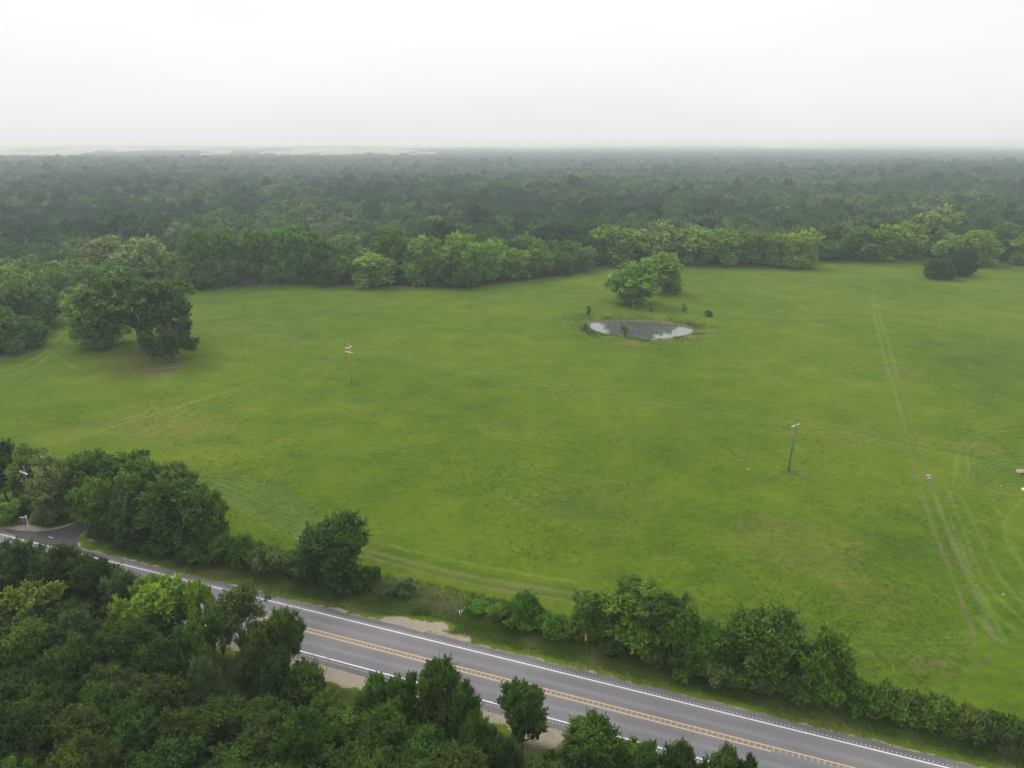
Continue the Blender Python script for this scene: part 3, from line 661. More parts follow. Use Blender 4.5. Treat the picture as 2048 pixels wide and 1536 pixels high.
for a in [
    ('dark spiky shrub at the corner of the driveway', 'bush1', 100, 1060, 1004, 62, 'grey'),
    ('low fresh green shrub near the frame edge above the gravel', 'bush0', 20, 1052, 1000, 76, 'light'),
    ('lime green shrub under the utility pole by the sign', 'bush2', 60, 1030, 985, 50, 'fresh'),
    ('ivy-like dark shrub at the foot of the grey-green tree', 'bush1', 215, 1088, 1045, 70, 'deep'),
    ('dark shrub on the grass bank under the hedgerow clump', 'bush2', 268, 1104, 1058, 80, 'deep'),
    ('dark shrub at the foot of the big dark hedgerow tree', 'bush0', 330, 1118, 1062, 90, 'dark'),
    ('dark shrub where the clump meets the low hedge', 'bush1', 400, 1135, 1075, 90, 'dark'),
    ('low shrub starting the vine-covered hedge', 'bush2', 448, 1140, 1072, 80, 'mid'),
    ('tallest shrub of the low vine-covered hedge', 'bush0', 490, 1148, 1062, 80, 'mid'),
    ('grey-green shrub in the low hedge before the round tree', 'bush1', 536, 1160, 1088, 80, 'grey'),
    ('pale-tipped shrub in the low hedge before the round tree', 'bush2', 580, 1168, 1092, 80, 'silver'),
    ('dark shrub under the round tree on its driveway side', 'bush0', 628, 1180, 1105, 80, 'dark'),
    ('dark shrub under the round tree on its road side', 'bush1', 690, 1202, 1135, 90, 'deep'),
    ('shrub under the round tree next to the grey brush', 'bush2', 738, 1196, 1130, 60, 'dark'),
    ('small round shrub alone between the round tree and brush', 'bush1', 808, 1202, 1160, 62, 'grey'),
    ('low green vines beside the white pipe posts', 'bush0', 960, 1238, 1206, 64, 'lush'),
    ('low green thicket halfway to the small upright tree', 'bush2', 1005, 1252, 1206, 66, 'fresh'),
    ('low thicket in front of the small upright tree', 'bush1', 1048, 1272, 1222, 80, 'mid'),
    ('low thicket between the upright tree and orange marker', 'bush0', 1100, 1286, 1228, 80, 'lush'),
    ('bramble shrub beside the orange marker', 'bush2', 1142, 1292, 1240, 56, 'fresh'),
    ('dark shrub below the pale-topped tree', 'bush1', 1230, 1325, 1262, 80, 'dark'),
    ('shiny shrub at the grass edge below the pale-topped tree', 'bush0', 1300, 1345, 1280, 84, 'grey'),
    ('shrub at the grass edge below the bushy joined tree', 'bush2', 1362, 1366, 1296, 84, 'mid'),
    ('glossy shrub at the grass edge before the flat-topped tree', 'bush1', 1424, 1386, 1312, 88, 'grey'),
    ('shrub below the flat-topped tree on its pasture side', 'bush0', 1470, 1392, 1325, 84, 'mid'),
    ('grey-leaved shrub under the flat-topped tree', 'bush2', 1530, 1408, 1335, 92, 'grey'),
    ('shrub under the gap between the last two hedge trees', 'bush1', 1590, 1420, 1340, 92, 'mid'),
    ('shrub under the drooping-leaved tree', 'bush0', 1650, 1434, 1352, 92, 'lush'),
    ('first pale-topped shrub of the long low hedge after the trees', 'bush2', 1706, 1440, 1352, 92, 'mid'),
    ('second shrub of the long low hedge, thickly leaved', 'bush1', 1760, 1448, 1366, 92, 'fresh'),
    ('third shrub of the long low hedge, olive topped', 'bush0', 1815, 1462, 1384, 92, 'olive'),
    ('fourth shrub of the long low hedge, mid green', 'bush2', 1868, 1475, 1398, 92, 'mid'),
    ('fifth shrub of the long low hedge, brown stemmed', 'bush1', 1922, 1490, 1412, 92, 'olive'),
    ('sixth shrub of the long low hedge, behind the bare bush', 'bush0', 1978, 1505, 1424, 92, 'dark'),
    ('last visible shrub of the long low hedge at the frame edge', 'bush2', 2036, 1520, 1436, 96, 'mid'),
]:
    tree_px(a[0], a[1], *a[2:], group=SG, name='shrub', cat='shrub', back=.6)
mids = ['first and second', 'second and third', 'third and fourth', 'fourth and fifth', 'fifth and sixth', 'sixth and last visible']
for k in range(6):
    u = 1733 + k * 54; tree_px(f'viny shrub filling the long low hedge between its {mids[k]} shrubs', f'bush{k % 3}', u, 1444 + k * 13.3, 1362 + k * 14.6, 84, ['olive', 'mid', 'fresh', 'mid', 'grey', 'olive'][k], SG, 'shrub', 'shrub', back=.6)
for lab, u, vb, vt, w_, tn in (('deep green shrub closing the gap before the flat-topped tree', 1446, 1382, 1282, 70, 'dark'), ('deep green shrub closing the gap after the flat-topped tree', 1576, 1404, 1305, 70, 'dark'), ('green shrub closing the gap below the joined bushy tree', 1385, 1370, 1270, 70, 'mid')):
    tree_px(lab, 'bush1', u, vb, vt, w_, tn, SG, 'shrub', 'shrub', back=.9)
for k, (u, vb, vt) in enumerate([(2095, 1536, 1452)]):
    tree_px('shrub of the long low hedge just past the frame edge', 'bush1', u, vb, vt, 92, 'mid', SG, 'shrub', 'shrub')

# ------------------------------------------------------------------ big oaks and specimen trees in the pasture
tree_px('very broad dark oak with spreading crown over bare trunk', 'oak', 288, 706, 553, 238, 'olive', name='oak_tree', rot=.6)
tree_px('dark dense oak at the right of the broad oak, leaning over a fallen branch', 'oak2', 350, 724, 588, 118, 'dark', name='oak_tree', rot=2.2)
tree_px('light green tree on the wood side of the broad oak', 'mid1', 196, 690, 580, 120, 'light')
tree_px('pale young tree behind the light green one by the wood', 'tall0', 165, 650, 568, 70, 'pale')
tree_px('bright low shrub under the broad oak', 'bush1', 200, 700, 678, 44, 'fresh', None, 'shrub', 'shrub')
tree_px('rounded green tree standing before the pond on its far bank side', 'mid0', 1262, 608, 514, 116, 'light', rot=1.0)
tree_px('taller round green tree just behind the one by the pond', 'mid3', 1326, 586, 503, 88, 'light', rot=3.0)
tree_px('low dark bush-like tree with silvery top in the far pasture', 'round', 1876, 557, 512, 66, 'dark', rot=.3)
tree_px('dark domed tree joined to the silvery-topped one', 'round', 1916, 551, 494, 70, 'deep', rot=2.0)
# ------------------------------------------------------------------ trees along the edge of the big wood
EG = 'trees along the edge of the big wood'
for a in [
    ('dark tree at the frame edge where the wood meets the pasture corner', 'mid3', 15, 712, 612, 96, 'dark'),
    ('rounded dark tree standing next to the faint grass path', 'mid0', 66, 697, 625, 74, 'dark'),
    ('mid green tree above the faint grass path', 'mid1', 48, 672, 556, 92, 'mid'),
    ('dark tree above the rounded one near the grass path', 'mid2', 100, 650, 570, 66, 'dark'),
    ('green tree in the wood corner just above the pale young tree', 'mid3', 128, 622, 545, 66, 'mid'),
    ('dark tree behind the top of the broad oak', 'mid0', 172, 606, 530, 90, 'dark'),
    ('dark tree showing between the broad oak and pale feathery trees', 'mid1', 240, 598, 520, 96, 'dark'),
    ('tan feathery tree at the wood edge behind the broad oak', 'tall1', 222, 580, 470, 96, 'tan'),
    ('big pale feathery tree at the wood edge behind the broad oak', 'mid2', 300, 584, 468, 140, 'pale'),
    ('fresh green tree on the shoulder of the big pale feathery one', 'mid3', 352, 584, 505, 78, 'light'),
    ('first dark tree right of the big pale feathery one', 'tall0', 400, 578, 450, 80, 'dark'),
    ('second dark tree right of the big pale feathery one', 'tall1', 456, 574, 452, 84, 'dark'),
    ('low bushy tree fronting the second dark tree', 'mid0', 420, 580, 520, 90, 'mid'),
    ('low bushy tree fronting the wood near the pasture corner', 'mid1', 486, 572, 512, 80, 'mid'),
    ('tall green tree third from the big pale feathery one', 'tall0', 520, 570, 455, 90, 'mid'),
    ('tall dark tree fourth from the big pale feathery one', 'tall1', 580, 568, 448, 90, 'dark'),
    ('low light tree before the tall dark wood edge', 'mid2', 548, 571, 515, 72, 'fresh'),
    ('broad mid green tree left of the small round light one', 'mid3', 630, 570, 462, 100, 'mid'),
    ('dark gap-filling tree left of the small round light one', 'mid0', 680, 572, 478, 86, 'dark'),
    ('low tree at the foot of the broad mid green tree', 'mid1', 655, 573, 520, 74, 'mid'),
    ('small round light green tree in front of the wood', 'mid1', 750, 578, 503, 96, 'light'),
    ('dark tree right behind the small round light one', 'tall0', 790, 566, 450, 90, 'mid'),
    ('light green tree with upright crown left of the tallest pair', 'tall1', 848, 572, 468, 92, 'light'),
    ('tall pale green tree at the most forward corner of the wood', 'tall0', 928, 572, 462, 96, 'light'),
    ('small dark round tree at the forward corner of the wood', 'mid2', 936, 579, 530, 60, 'mid'),
    ('low tree left of the small dark round one at the corner', 'mid3', 880, 575, 520, 70, 'mid'),
    ('yellow-green tree just behind the forward corner', 'mid0', 978, 566, 478, 86, 'light'),
    ('rounded green tree second behind the forward corner', 'mid1', 1030, 562, 492, 76, 'light'),
    ('rounded green tree third behind the forward corner', 'mid2', 1078, 557, 494, 70, 'fresh'),
    ('mid green tree fourth behind the forward corner', 'mid3', 1120, 552, 500, 62, 'mid'),
    ('darker tree where the edge runs back toward the pond trees', 'mid0', 1158, 545, 495, 60, 'dark'),
    ('wide pale tree above the round pond tree', 'mid1', 1232, 535, 446, 110, 'light'),
    ('wide pale tree behind the taller pond tree', 'mid2', 1310, 530, 440, 110, 'pale'),
    ('first light tree right of the pond trees', 'tall1', 1392, 533, 452, 88, 'light'),
    ('second light tree right of the pond trees', 'mid3', 1446, 533, 458, 88, 'light'),
    ('third light tree right of the pond trees', 'tall0', 1496, 533, 462, 84, 'fresh'),
    ('fourth light tree right of the pond trees', 'mid0', 1542, 534, 462, 84, 'light'),
    ('rounded yellow-green tree ending the light row before a dark gap', 'mid1', 1594, 538, 456, 88, 'yellow'),
    ('low dark tree in the gap right of the light row', 'mid2', 1660, 523, 478, 74, 'dark'),
    ('light tree just past the dark gap', 'tall1', 1652, 518, 448, 76, 'mid'),
    ('mid green tree of the row behind the far pasture', 'mid3', 1714, 524, 452, 84, 'fresh'),
    ('light green tree of the row behind the far pasture', 'tall0', 1768, 524, 446, 84, 'light'),
    ('tan-tipped tree ending the row before the dark domed pair', 'mid0', 1818, 520, 442, 76, 'yellow'),
    ('tall pale feathery tree above the silvery-topped dark tree', 'mid1', 1862, 512, 410, 100, 'pale'),
    ('light tree directly behind the dark domed pair', 'mid2', 1895, 530, 468, 80, 'light'),
    ('bright yellow-green tree beside the dark domed pair', 'mid3', 1948, 533, 461, 92, 'yellow'),
    ('dark tree between the bright one and the frame edge', 'mid0', 2008, 520, 440, 80, 'dark'),
    ('bright tree cut by the frame edge above the pasture', 'mid1', 2052, 533, 474, 74, 'yellow'),
    ('very dark round oak standing out above the forward corner', 'far1', 888, 520, 438, 74, 'deep'),
]:
    q = list(a[2:]); q[4] = {'dark': 'edge'}.get(q[4], q[4]); tree_px(a[0], a[1], *q, group=EG, back=.4)

# ------------------------------------------------------------------ roadside wood nearest the camera
FG = 'trees of the roadside wood nearest the viewer'
fore = [
    ('dark tree of the roadside wood at the frame edge below the driveway', 'near0', 20, 1090, 120, 'dark', 10),
    ('dark tree of the roadside wood covering the road below the driveway', 'near1', 110, 1096, 140, 'dark', 10),
    ('dark ragged tree hiding the road right of the driveway mouth', 'near2', 180, 1112, 110, 'dark', 10),
    ('bright lime green tree with lumpy crown overhanging the road', 'clumpy0', 318, 1140, 150, 'lime', 11),
    ('smaller lime green tree touching the road right of the lumpy one', 'clumpy1', 388, 1154, 66, 'lime', 10.5),
    ('lime green tree low on the left flank of the lumpy one', 'clumpy1', 240, 1190, 80, 'lime', 9.5),
    ('grey-green tree left of the lumpy lime tree', 'near3', 232, 1140, 96, 'grey', 10),
    ('yellow-green tree at the frame edge among darker crowns', 'clumpy0', 50, 1168, 150, 'yellow', 10),
    ('light olive tree at the frame edge under the yellow-green one', 'near2', 30, 1240, 130, 'fresh', 10),
    ('blue-grey tree below the lumpy lime tree', 'near1', 140, 1220, 110, 'grey', 10),
    ('airy grey-green tree with thin upright sprays before the road', 'airy', 470, 1172, 130, 'grey', 10),
    ('dark glossy tree jutting farthest over the road', 'near3', 552, 1216, 96, 'mid', 10),
    ('olive tree behind the dark glossy one', 'near0', 500, 1246, 90, 'olive', 9.5),
    ('mid green tree under the smaller lime one', 'clumpy1', 380, 1232, 90, 'fresh', 9.5),
    ('airy dark tree between the lime and grey-green ones', 'airy', 430, 1210, 80, 'mid', 9),
    ('bright green low tree beside the bare sapling', 'bush0', 600, 1330, 130, 'fresh', 5.5),
    ('low green tree at the edge of the gravel patch', 'near1', 648, 1378, 80, 'fresh', 5.5),
    ('dark tree right of the gravel patch, below the lower white line', 'near0', 745, 1350, 90, 'mid', 8),
    ('pointed dark tree just before the tallest one over the road', 'near2', 800, 1352, 84, 'mid', 9),
    ('tallest dark green tree covering the yellow centre lines', 'near3', 866, 1322, 120, 'mid', 10.5),
    ('dark tree leaning right over the lower lane', 'near1', 930, 1362, 84, 'mid', 9.5),
    ('small dark tree under the leaning one', 'near0', 950, 1432, 76, 'mid', 8.5),
    ('solitary tree with a visible trunk and open crown by the road', 'lone', 1046, 1364, 112, 'mid', 10),
    ('bright round-topped tree low on the road side', 'near2', 1180, 1444, 150, 'lush', 8),
    ('small green tree right of the bright round-topped one', 'near3', 1296, 1482, 84, 'mid', 7.5),
    ('dark green tree second from the end of the roadside wood', 'near1', 1362, 1484, 96, 'mid', 7.5),
    ('last small tree of the roadside wood before the open road', 'near0', 1452, 1492, 90, 'mid', 7.5),
    ('low dark tree tip at the bottom of the open road', 'near2', 1502, 1518, 60, 'dark', 7),
    ('dark low tree behind the solitary one with the trunk', 'near3', 1000, 1470, 100, 'dark', 8),
    ('pointed dark-leaved tree under the dark glossy one', 'near2', 545, 1300, 80, 'dark', 8.5),
    ('low green tree right under the bright round-topped one', 'near0', 1248, 1486, 96, 'fresh', 6),
    ('low green tree between the solitary and round-topped trees', 'near1', 1108, 1500, 80, 'mid', 5.5),
    ('low olive tree left of the solitary trunked tree', 'near3', 962, 1448, 90, 'olive', 6.5),
    ('silvery holly-like tree in the middle of the dark crowns', 'near1', 395, 1312, 86, 'grey', 9),
]
placed = []
for a in fore:
    o = tree_top(*a, group=FG, tmax=-9.3 if a[6] > 6 else -10.5); placed.append((o.location.x, o.location.y))
# the rest of that wood
BND = [(-200, 1130), (0, 1150), (120, 1170), (210, 1190), (400, 1260), (560, 1300), (620, 1372), (680, 1396), (740, 1372), (860, 1372), (960, 1415), (1000, 1450), (1060, 1515), (1110, 1530), (1180, 1480), (1300, 1530), (1460, 1540), (1520, 1600)]
def bnd(u): return np.interp(u, [p[0] for p in BND], [p[1] for p in BND])
ROWW = ['first', 'second', 'third', 'fourth', 'fifth', 'sixth', 'seventh', 'eighth', 'ninth', 'tenth', 'eleventh', 'twelfth']
cand = []
for _ in range(9000):
    x, y = rng.uniform(-95, 30), rng.uniform(24, 112); H = rng.uniform(5.8, 10.2)
    u, v, zc = proj(x, y, H)
    if not (-150 < u < 1560 and v < 1570): continue
    if v < bnd(u) + 12 or st(x, y)[1] > -10.8: continue
    if any((x - a) ** 2 + (y - c) ** 2 < 3.6 ** 2 for a, c in placed): continue
    placed.append((x, y)); cand.append((x, y, H, u, v))
cand.sort(key=lambda q: q[3])
def col_word(u):
    for lim, w_ in ((110, 'straight below the driveway'), (230, 'below the grey-green tree'), (350, 'below the lumpy lime tree'), (450, 'below the smaller lime tree'), (560, 'below the airy grey-green tree'), (660, 'below the bare sapling'), (780, 'below the gravel patch'), (900, 'below the tallest roadside tree'), (1010, 'below the leaning dark tree'), (1120, 'below the trunked solitary tree')):
        if u < lim: return w_
    return 'below the bright round-topped tree'
SUB = ('slimmer ', 'wider ', 'ragged ', 'shaggy ')
seen = {}
for x, y, H, u, v in cand:
    tone = rng.choice(['mid', 'dark', 'mid', 'mid', 'fresh', 'mid', 'dark', 'olive'])
    row = min(11, int(max(0, (v - bnd(u))) / 48)); R = rng.uniform(3.0, 4.0)
    if 1:
        base = f"{WORD[tone]} treetop cut by the left frame edge, {ROWW[row]} row from the road" if u < -10 else f"{WORD[tone]} treetop grazing the lower frame edge, {col_word(u)}" if v > 1515 else f"{WORD[tone]} treetop, {ROWW[row]} row from the road, {col_word(u)}"; lab = base; k = 0
        while lab in seen and k < 4:
            lab = SUB[k] + base; k += 1
    seen[lab] = 1
    plant('tree', lab, 'tree', FG, f'near{rng.integers(0, 4)}', x, y, H, R, jit(tone, .06, .80))

# ------------------------------------------------------------------ the big wood: nearest trees as things, the rest as one mass
def wood_ok(x, y):
    return inside(np.array([x]), np.array([y]), EDGE + [(40000, 400), (40000, 2260), (-40000, 2260), (-40000, 100)])[0]
def jgrid(y0, y1, sp, half):
    P = []
    yy = y0
    while yy < y1:
        s_ = sp; wv = yy * half + 60
        xx = np.arange(-wv, wv, s_) + rng.uniform(0, s_); P.append(np.stack([xx + rng.normal(0, s_ * .28, len(xx)), yy + rng.normal(0, s_ * .28, len(xx))], 1)); yy += s_ * .87
    return np.concatenate(P)
W1 = jgrid(170, 1150, 12.4, .80); W2 = jgrid(1150, 2300, 14.5, .80)
W = np.concatenate([W1, W2])
ok = inside(W[:, 0], W[:, 1], EDGE + [(40000, 400), (40000, 2260), (-40000, 2260), (-40000, 100)]) & (W[:, 1] > 150)
W = W[ok]
for t in TREES:                                     # keep clear of trees already standing
    if t.location.y > 150: W = W[np.hypot(W[:, 0] - t.location.x, W[:, 1] - t.location.y) > 6.5]
# small clearings
for u, v, ru, rv in ((1512, 416, 38, 6), (1600, 416, 18, 5), (0, 575, 14, 14), (1855, 330, 20, 1.6)):
    c = at(u, v, 8); rx = abs(at(u + ru, v, 8)[0] - c[0]); ry = abs(at(u, v - rv, 8)[1] - c[1])
    W = W[((W[:, 0] - c[0]) / rx) ** 2 + ((W[:, 1] - c[1]) / ry) ** 2 > 1]
dist = np.hypot(W[:, 0], W[:, 1]); W = W[np.argsort(dist)]
uu, vv, _ = proj(W[:, 0], W[:, 1], 10.0)
tone_of = np.clip(.42 + (vnoise(W[:, 0], W[:, 1], 140, 30) - .5) * .75 + (vnoise(W[:, 0], W[:, 1], 30, 31) - .5) * .5 + rng.normal(0, .25, len(W)), 0, 1)
edge_d = seg_dist(W[:4000, 0], W[:4000, 1], EDGE); tone_of[:4000] += np.clip(1 - edge_d / 70, 0, 1) * .22 * (vnoise(W[:4000, 0], W[:4000, 1], 45, 33) > .42)
tone_of = np.clip(tone_of, 0, 1)
BUDGET = 296
inview = (uu > -20) & (uu < 2068)
take = np.where(inview)[0][:BUDGET - len(TREES)]
mask = np.ones(len(W), bool); mask[take] = False
def zone(u):
    for lim, w_ in ((140, 'above the grass path corner'), (260, 'above the broad oak'), (385, 'above the pale feathery trees'), (600, 'above the dark wood edge'), (720, 'beside the small round tree'), (860, 'above the small round tree'), (1000, 'above the forward wood corner'), (1160, 'where the wood edge runs back'), (1380, 'above the pond trees'), (1620, 'behind the light tree row'), (1830, 'behind the far pasture row')):
        if u < lim: return w_
    return 'above the dark domed pair'
cls = ['deep', 'dark', 'mid', 'fresh', 'light', 'pale']
WORD2 = {'deep': 'very dark', 'dark': 'dark green', 'mid': 'mid green', 'fresh': 'fresh green', 'light': 'light green', 'pale': 'pale green'}
seen2 = {}
for i in take:
    x, y = W[i]; u, v = uu[i], vv[i]; tone = cls[int(np.searchsorted([.14, .34, .52, .68, .84], tone_of[i]))]
    row = int(min(9, seg_dist(np.array([x]), np.array([y]), EDGE)[0] / 9)); R = rng.uniform(5.6, 8.6); H = rng.uniform(9.0, 15.5)
    big = 'broad' if R > 7.4 else ('narrow' if R < 6.4 else 'rounded')
    lab = f"{big} {WORD2[tone]} crown in the wood, {ROWW[row]} row, {zone(u)}"
    k = 0; base = lab
    while lab in seen2 and k < 4:
        lab = ('taller ', 'lower ', 'rougher ', 'denser ')[k] + base; k += 1
    seen2[lab] = 1
    plant('tree', lab, 'tree', 'trees inside the big wood', ['mid0', 'mid1', 'mid2', 'mid3', 'far0', 'far1', 'far2', 'oak2', 'tall0'][rng.integers(0, 9)], float(x), float(y), H, R, jit(tone, .08, 1.22))
Wm = W[mask]; tm = tone_of[mask]
# far belts of trees beyond the first wood, open fields between
FB = []
for (y0, y1, sp) in ((2300, 3600, 34), (3600, 6200, 60), (6200, 12000, 120), (12000, 24000, 260)):
    P = jgrid(y0, y1, sp, .78); FB.append(np.concatenate([P, np.full((len(P), 1), sp / 34)], 1))
FB = np.concatenate(FB)
fu, fv, _ = proj(FB[:, 0], FB[:, 1], 0.0)
dens = vnoise(FB[:, 0] , FB[:, 1] * .35, 420, 40) * .55 + vnoise(FB[:, 0], FB[:, 1] * .5, 1500, 41) * .45
top = np.interp(fu, [-100, 0, 180, 420, 700, 900, 1150, 1300, 1900, 2048, 2200], [317, 316, 312, 300, 308, 304, 298, 298.5, 297, 296, 296])
solid = fv > top + (vnoise(fu, fu * 0, 60, 42) - .5) * 5
field = ((fu > -80) & (fu < 170) & (fv > 305.5) & (fv < 315)) | ((fu > 395) & (fu < 880) & (fv > 301) & (fv < 313.5) & (vnoise(FB[:, 0], FB[:, 1], 160, 44) < .78)) | ((fu > 1000) & (fu < 1130) & (fv > 302) & (fv < 307.5))
keepf = (solid & ~field & (rng.random(len(FB)) < .95)) | ((~solid | field) & (dens > .60) & (rng.random(len(FB)) < .9)) | (rng.random(len(FB)) < .012)
keepf &= ~(field & (fv > 303) & (dens < .70) & (rng.random(len(FB)) < .93))
FB = FB[keepf]
pts = np.concatenate([Wm, FB[:, :2]]); n1 = len(Wm)
emg = np.where(rng.random(n1) < .07, 1.5, 1.0)
sc_xy = np.concatenate([rng.uniform(.72, 1.36, n1) * emg, rng.uniform(2.0, 3.4, len(FB)) * np.minimum(FB[:, 2], 4.0)])
sc_z = np.concatenate([(.70 + .75 * vnoise(Wm[:, 0], Wm[:, 1], 34, 70) + rng.normal(0, .18, n1)).clip(.45, 2) * np.where(emg > 1.2, 1.35, 1), rng.uniform(.9, 1.5, len(FB))])
tones = np.concatenate([tm, np.clip(rng.normal(.3, .15, len(FB)), 0, 1)])
rots = rng.uniform(0, 6.28, len(pts)); pick = rng.integers(0, 3, len(pts))
me = bpy.data.meshes.new('far_wood'); me.vertices.add(len(pts))
me.vertices.foreach_set('co', np.stack([pts[:, 0], pts[:, 1], height(pts[:, 0], pts[:, 1])], 1).astype(np.float32).ravel())
for nme, a in (('tone', tones), ('rotz', rots), ('sxy', sc_xy), ('sz', sc_z)):
    q = me.attributes.new(nme, 'FLOAT', 'POINT'); q.data.foreach_set('value', a.astype(np.float32))
q = me.attributes.new('pick', 'INT', 'POINT'); q.data.foreach_set('value', pick.astype(np.int32))
me.update()
fw = tag(link('far_wood', me), 'continuous dark green wood stretching from the pasture trees to the hazy horizon', 'wood', kind='stuff')
ng = bpy.data.node_groups.new('wood_scatter', 'GeometryNodeTree')
ng.interface.new_socket('Geometry', in_out='INPUT', socket_type='NodeSocketGeometry'); ng.interface.new_socket('Geometry', in_out='OUTPUT', socket_type='NodeSocketGeometry')
gi = ng.nodes.new('NodeGroupInput'); go = ng.nodes.new('NodeGroupOutput')
iop = ng.nodes.new('GeometryNodeInstanceOnPoints'); join = ng.nodes.new('GeometryNodeJoinGeometry')
fars = {}
for o in list(C.objects):
    if o.name.startswith('crown') and o.data.name in (PR['far0'][0].name, PR['far1'][0].name, PR['far2'][0].name) and o.data.name not in fars: fars[o.data.name] = o
assert len(fars) == 3
for nme, o in fars.items():
    oi = ng.nodes.new('GeometryNodeObjectInfo'); oi.inputs['Object'].default_value = o; oi.transform_space = 'ORIGINAL'
    sm_ = ng.nodes.new('GeometryNodeSetMaterial'); sm_.inputs['Material'].default_value = M_far
    g2i = ng.nodes.new('GeometryNodeGeometryToInstance')
    ng.links.new(oi.outputs['Geometry'], sm_.inputs['Geometry']); ng.links.new(sm_.outputs[0], g2i.inputs[0]); ng.links.new(g2i.outputs[0], join.inputs[0])
def named(n, typ):
    q = ng.nodes.new('GeometryNodeInputNamedAttribute'); q.data_type = typ; q.inputs['Name'].default_value = n
    return q.outputs['Attribute']
ng.links.new(gi.outputs[0], iop.inputs['Points']); ng.links.new(join.outputs[0], iop.inputs['Instance'])
iop.inputs['Pick Instance'].default_value = True; ng.links.new(named('pick', 'INT'), iop.inputs['Instance Index'])
cr_ = ng.nodes.new('ShaderNodeCombineXYZ'); ng.links.new(named('rotz', 'FLOAT'), cr_.inputs[2]); ng.links.new(cr_.outputs[0], iop.inputs['Rotation'])
cs_ = ng.nodes.new('ShaderNodeCombineXYZ'); sxy = named('sxy', 'FLOAT')
ng.links.new(sxy, cs_.inputs[0]); ng.links.new(sxy, cs_.inputs[1]); ng.links.new(named('sz', 'FLOAT'), cs_.inputs[2]); ng.links.new(cs_.outputs[0], iop.inputs['Scale'])
ng.links.new(iop.outputs[0], go.inputs[0])
fw.modifiers.new('scatter', 'NODES').node_group = ng
print('trees', len(TREES), 'fore', len(cand), 'mass', len(pts), 'fars', len(fars))

# ------------------------------------------------------------------ grass as stuff
def blades(name, P, hgt, wid, per, val, label, spread=.16):
    n = len(P) * per; i = np.repeat(np.arange(len(P)), per)
    base = P[i] + np.stack([rng.normal(0, spread, n), rng.normal(0, spread, n), np.zeros(n)], 1)
    a = rng.uniform(0, 6.28, n); w_ = wid * rng.uniform(.6, 1.4, n); h = hgt[i] * rng.uniform(.5, 1.3, n)
    d = np.stack([np.cos(a), np.sin(a), np.zeros(n)], 1) * w_[:, None] / 2; lean = np.stack([rng.normal(0, .6, n) * h, rng.normal(0, .6, n) * h, h], 1)
    V = np.stack([base - d, base + d, base + lean], 1).reshape(-1, 3)
    me = mesh_np(name, V, np.arange(3 * n).reshape(n, 3), M_grass, {'v': np.clip(val[i] + rng.normal(0, .1, n), 0, 1)})
    return tag(link(name, me), label, 'grass', kind='stuff')
def onroad(x, y):
    q = np.stack([x, y], 1) - RP; t = q @ RN; return t
# verge between asphalt and hedge
n = 62000; s_ = rng.uniform(-60, 135, n); t_ = 1.7 + rng.gamma(2.0, 2.0, n)
hedge_t = np.interp(s_, [-60, -20, 0, 15, 30, 45, 60, 80, 135], [7, 7, 7.5, 9, 10, 9.5, 6.8, 6.2, 6.2]); k = (t_ < hedge_t + 1.5)
xy = RP + np.outer(s_, RD) + np.outer(t_, RN); k &= ~(inside(xy[:, 0], xy[:, 1], DRV) | (seg_dist(xy[:, 0], xy[:, 1], DRV, True) < 1.2))
gpx = at(800, 1250); k &= ~(np.hypot((xy[:, 0] - gpx[0]) / 7.5, (xy[:, 1] - gpx[1]) / 2.6) < 1) & ~((s_ < -22) & (t_ < 4))
k &= rng.random(n) < np.clip((t_ - 1.6) / 1.6, .10, 1); xy = xy[k]; t_ = t_[k]
P = np.concatenate([xy, height(xy[:, 0], xy[:, 1])[:, None]], 1)
blades('verge_grass', P, .20 + .10 * np.clip(t_ - 2, 0, 3), .07, 7, np.clip(.60 + (vnoise(xy[:, 0], xy[:, 1], 2.5, 50) - .5) * .7 + np.clip(2.8 - t_, 0, 1) * .35, 0, .95), 'tall rough grass on the verge between the asphalt and the hedge')
# pasture turf: sparse taller tufts all over the field
n = 110000; r_ = rng.uniform(0, 1, n); yy_ = 58 + 270 * r_ ** 1.4; xx_ = rng.uniform(-.78, .78, n) * yy_
tt = onroad(xx_, yy_); k = (tt > 11.5) & ~inside(xx_, yy_, EDGE + [(40000, 400), (40000, 2260), (-40000, 2260), (-40000, 100)])
k &= (seg_dist(xx_, yy_, TRL) > .5) & (seg_dist(xx_, yy_, TRR) > .5) & (seg_dist(xx_, yy_, TBU[:46]) > .5) & (seg_dist(xx_, yy_, TBL[:42]) > .5)
k &= ~inside(xx_, yy_, POND) & (seg_dist(xx_, yy_, POND, True) > .8)
k &= vnoise(xx_, yy_, 5, 51) + vnoise(xx_, yy_, 21, 52) + rng.uniform(-.45, .45, n) > 1.08
xx_, yy_ = xx_[k], yy_[k]; P = np.stack([xx_, yy_, height(xx_, yy_)], 1)
blades('pasture_grass', P, np.full(len(P), .17), .085, 6, np.clip(.60 + (vnoise(xx_, yy_, 14, 53) - .5) * .5 + (vnoise(xx_, yy_, 2, 54) - .5) * .3, 0, .93), 'short green pasture grass covering the whole field', .22)
# weeds round the pond
n = 2600; j = rng.integers(0, len(POND), n); f = rng.uniform(0, 1, n)[:, None]; PP = np.array(POND)
q = PP[j] * (1 - f) + PP[(j + 1) % len(POND)] * f; outv = q - PC; outv /= np.linalg.norm(outv, axis=1, keepdims=True); q = q + outv * (rng.gamma(2.2, 1.8, n) + .3)[:, None]
k = vnoise(q[:, 0], q[:, 1], 4, 55) + rng.uniform(-.3, .3, len(q)) > .5; q = q[k]
blades('pond_weeds', np.concatenate([q, height(q[:, 0], q[:, 1])[:, None]], 1), np.full(len(q), .35), .12, 9, np.clip(.45 + rng.normal(0, .15, len(q)), 0, .95), 'rough weeds and sedge around the pond bank', .3)
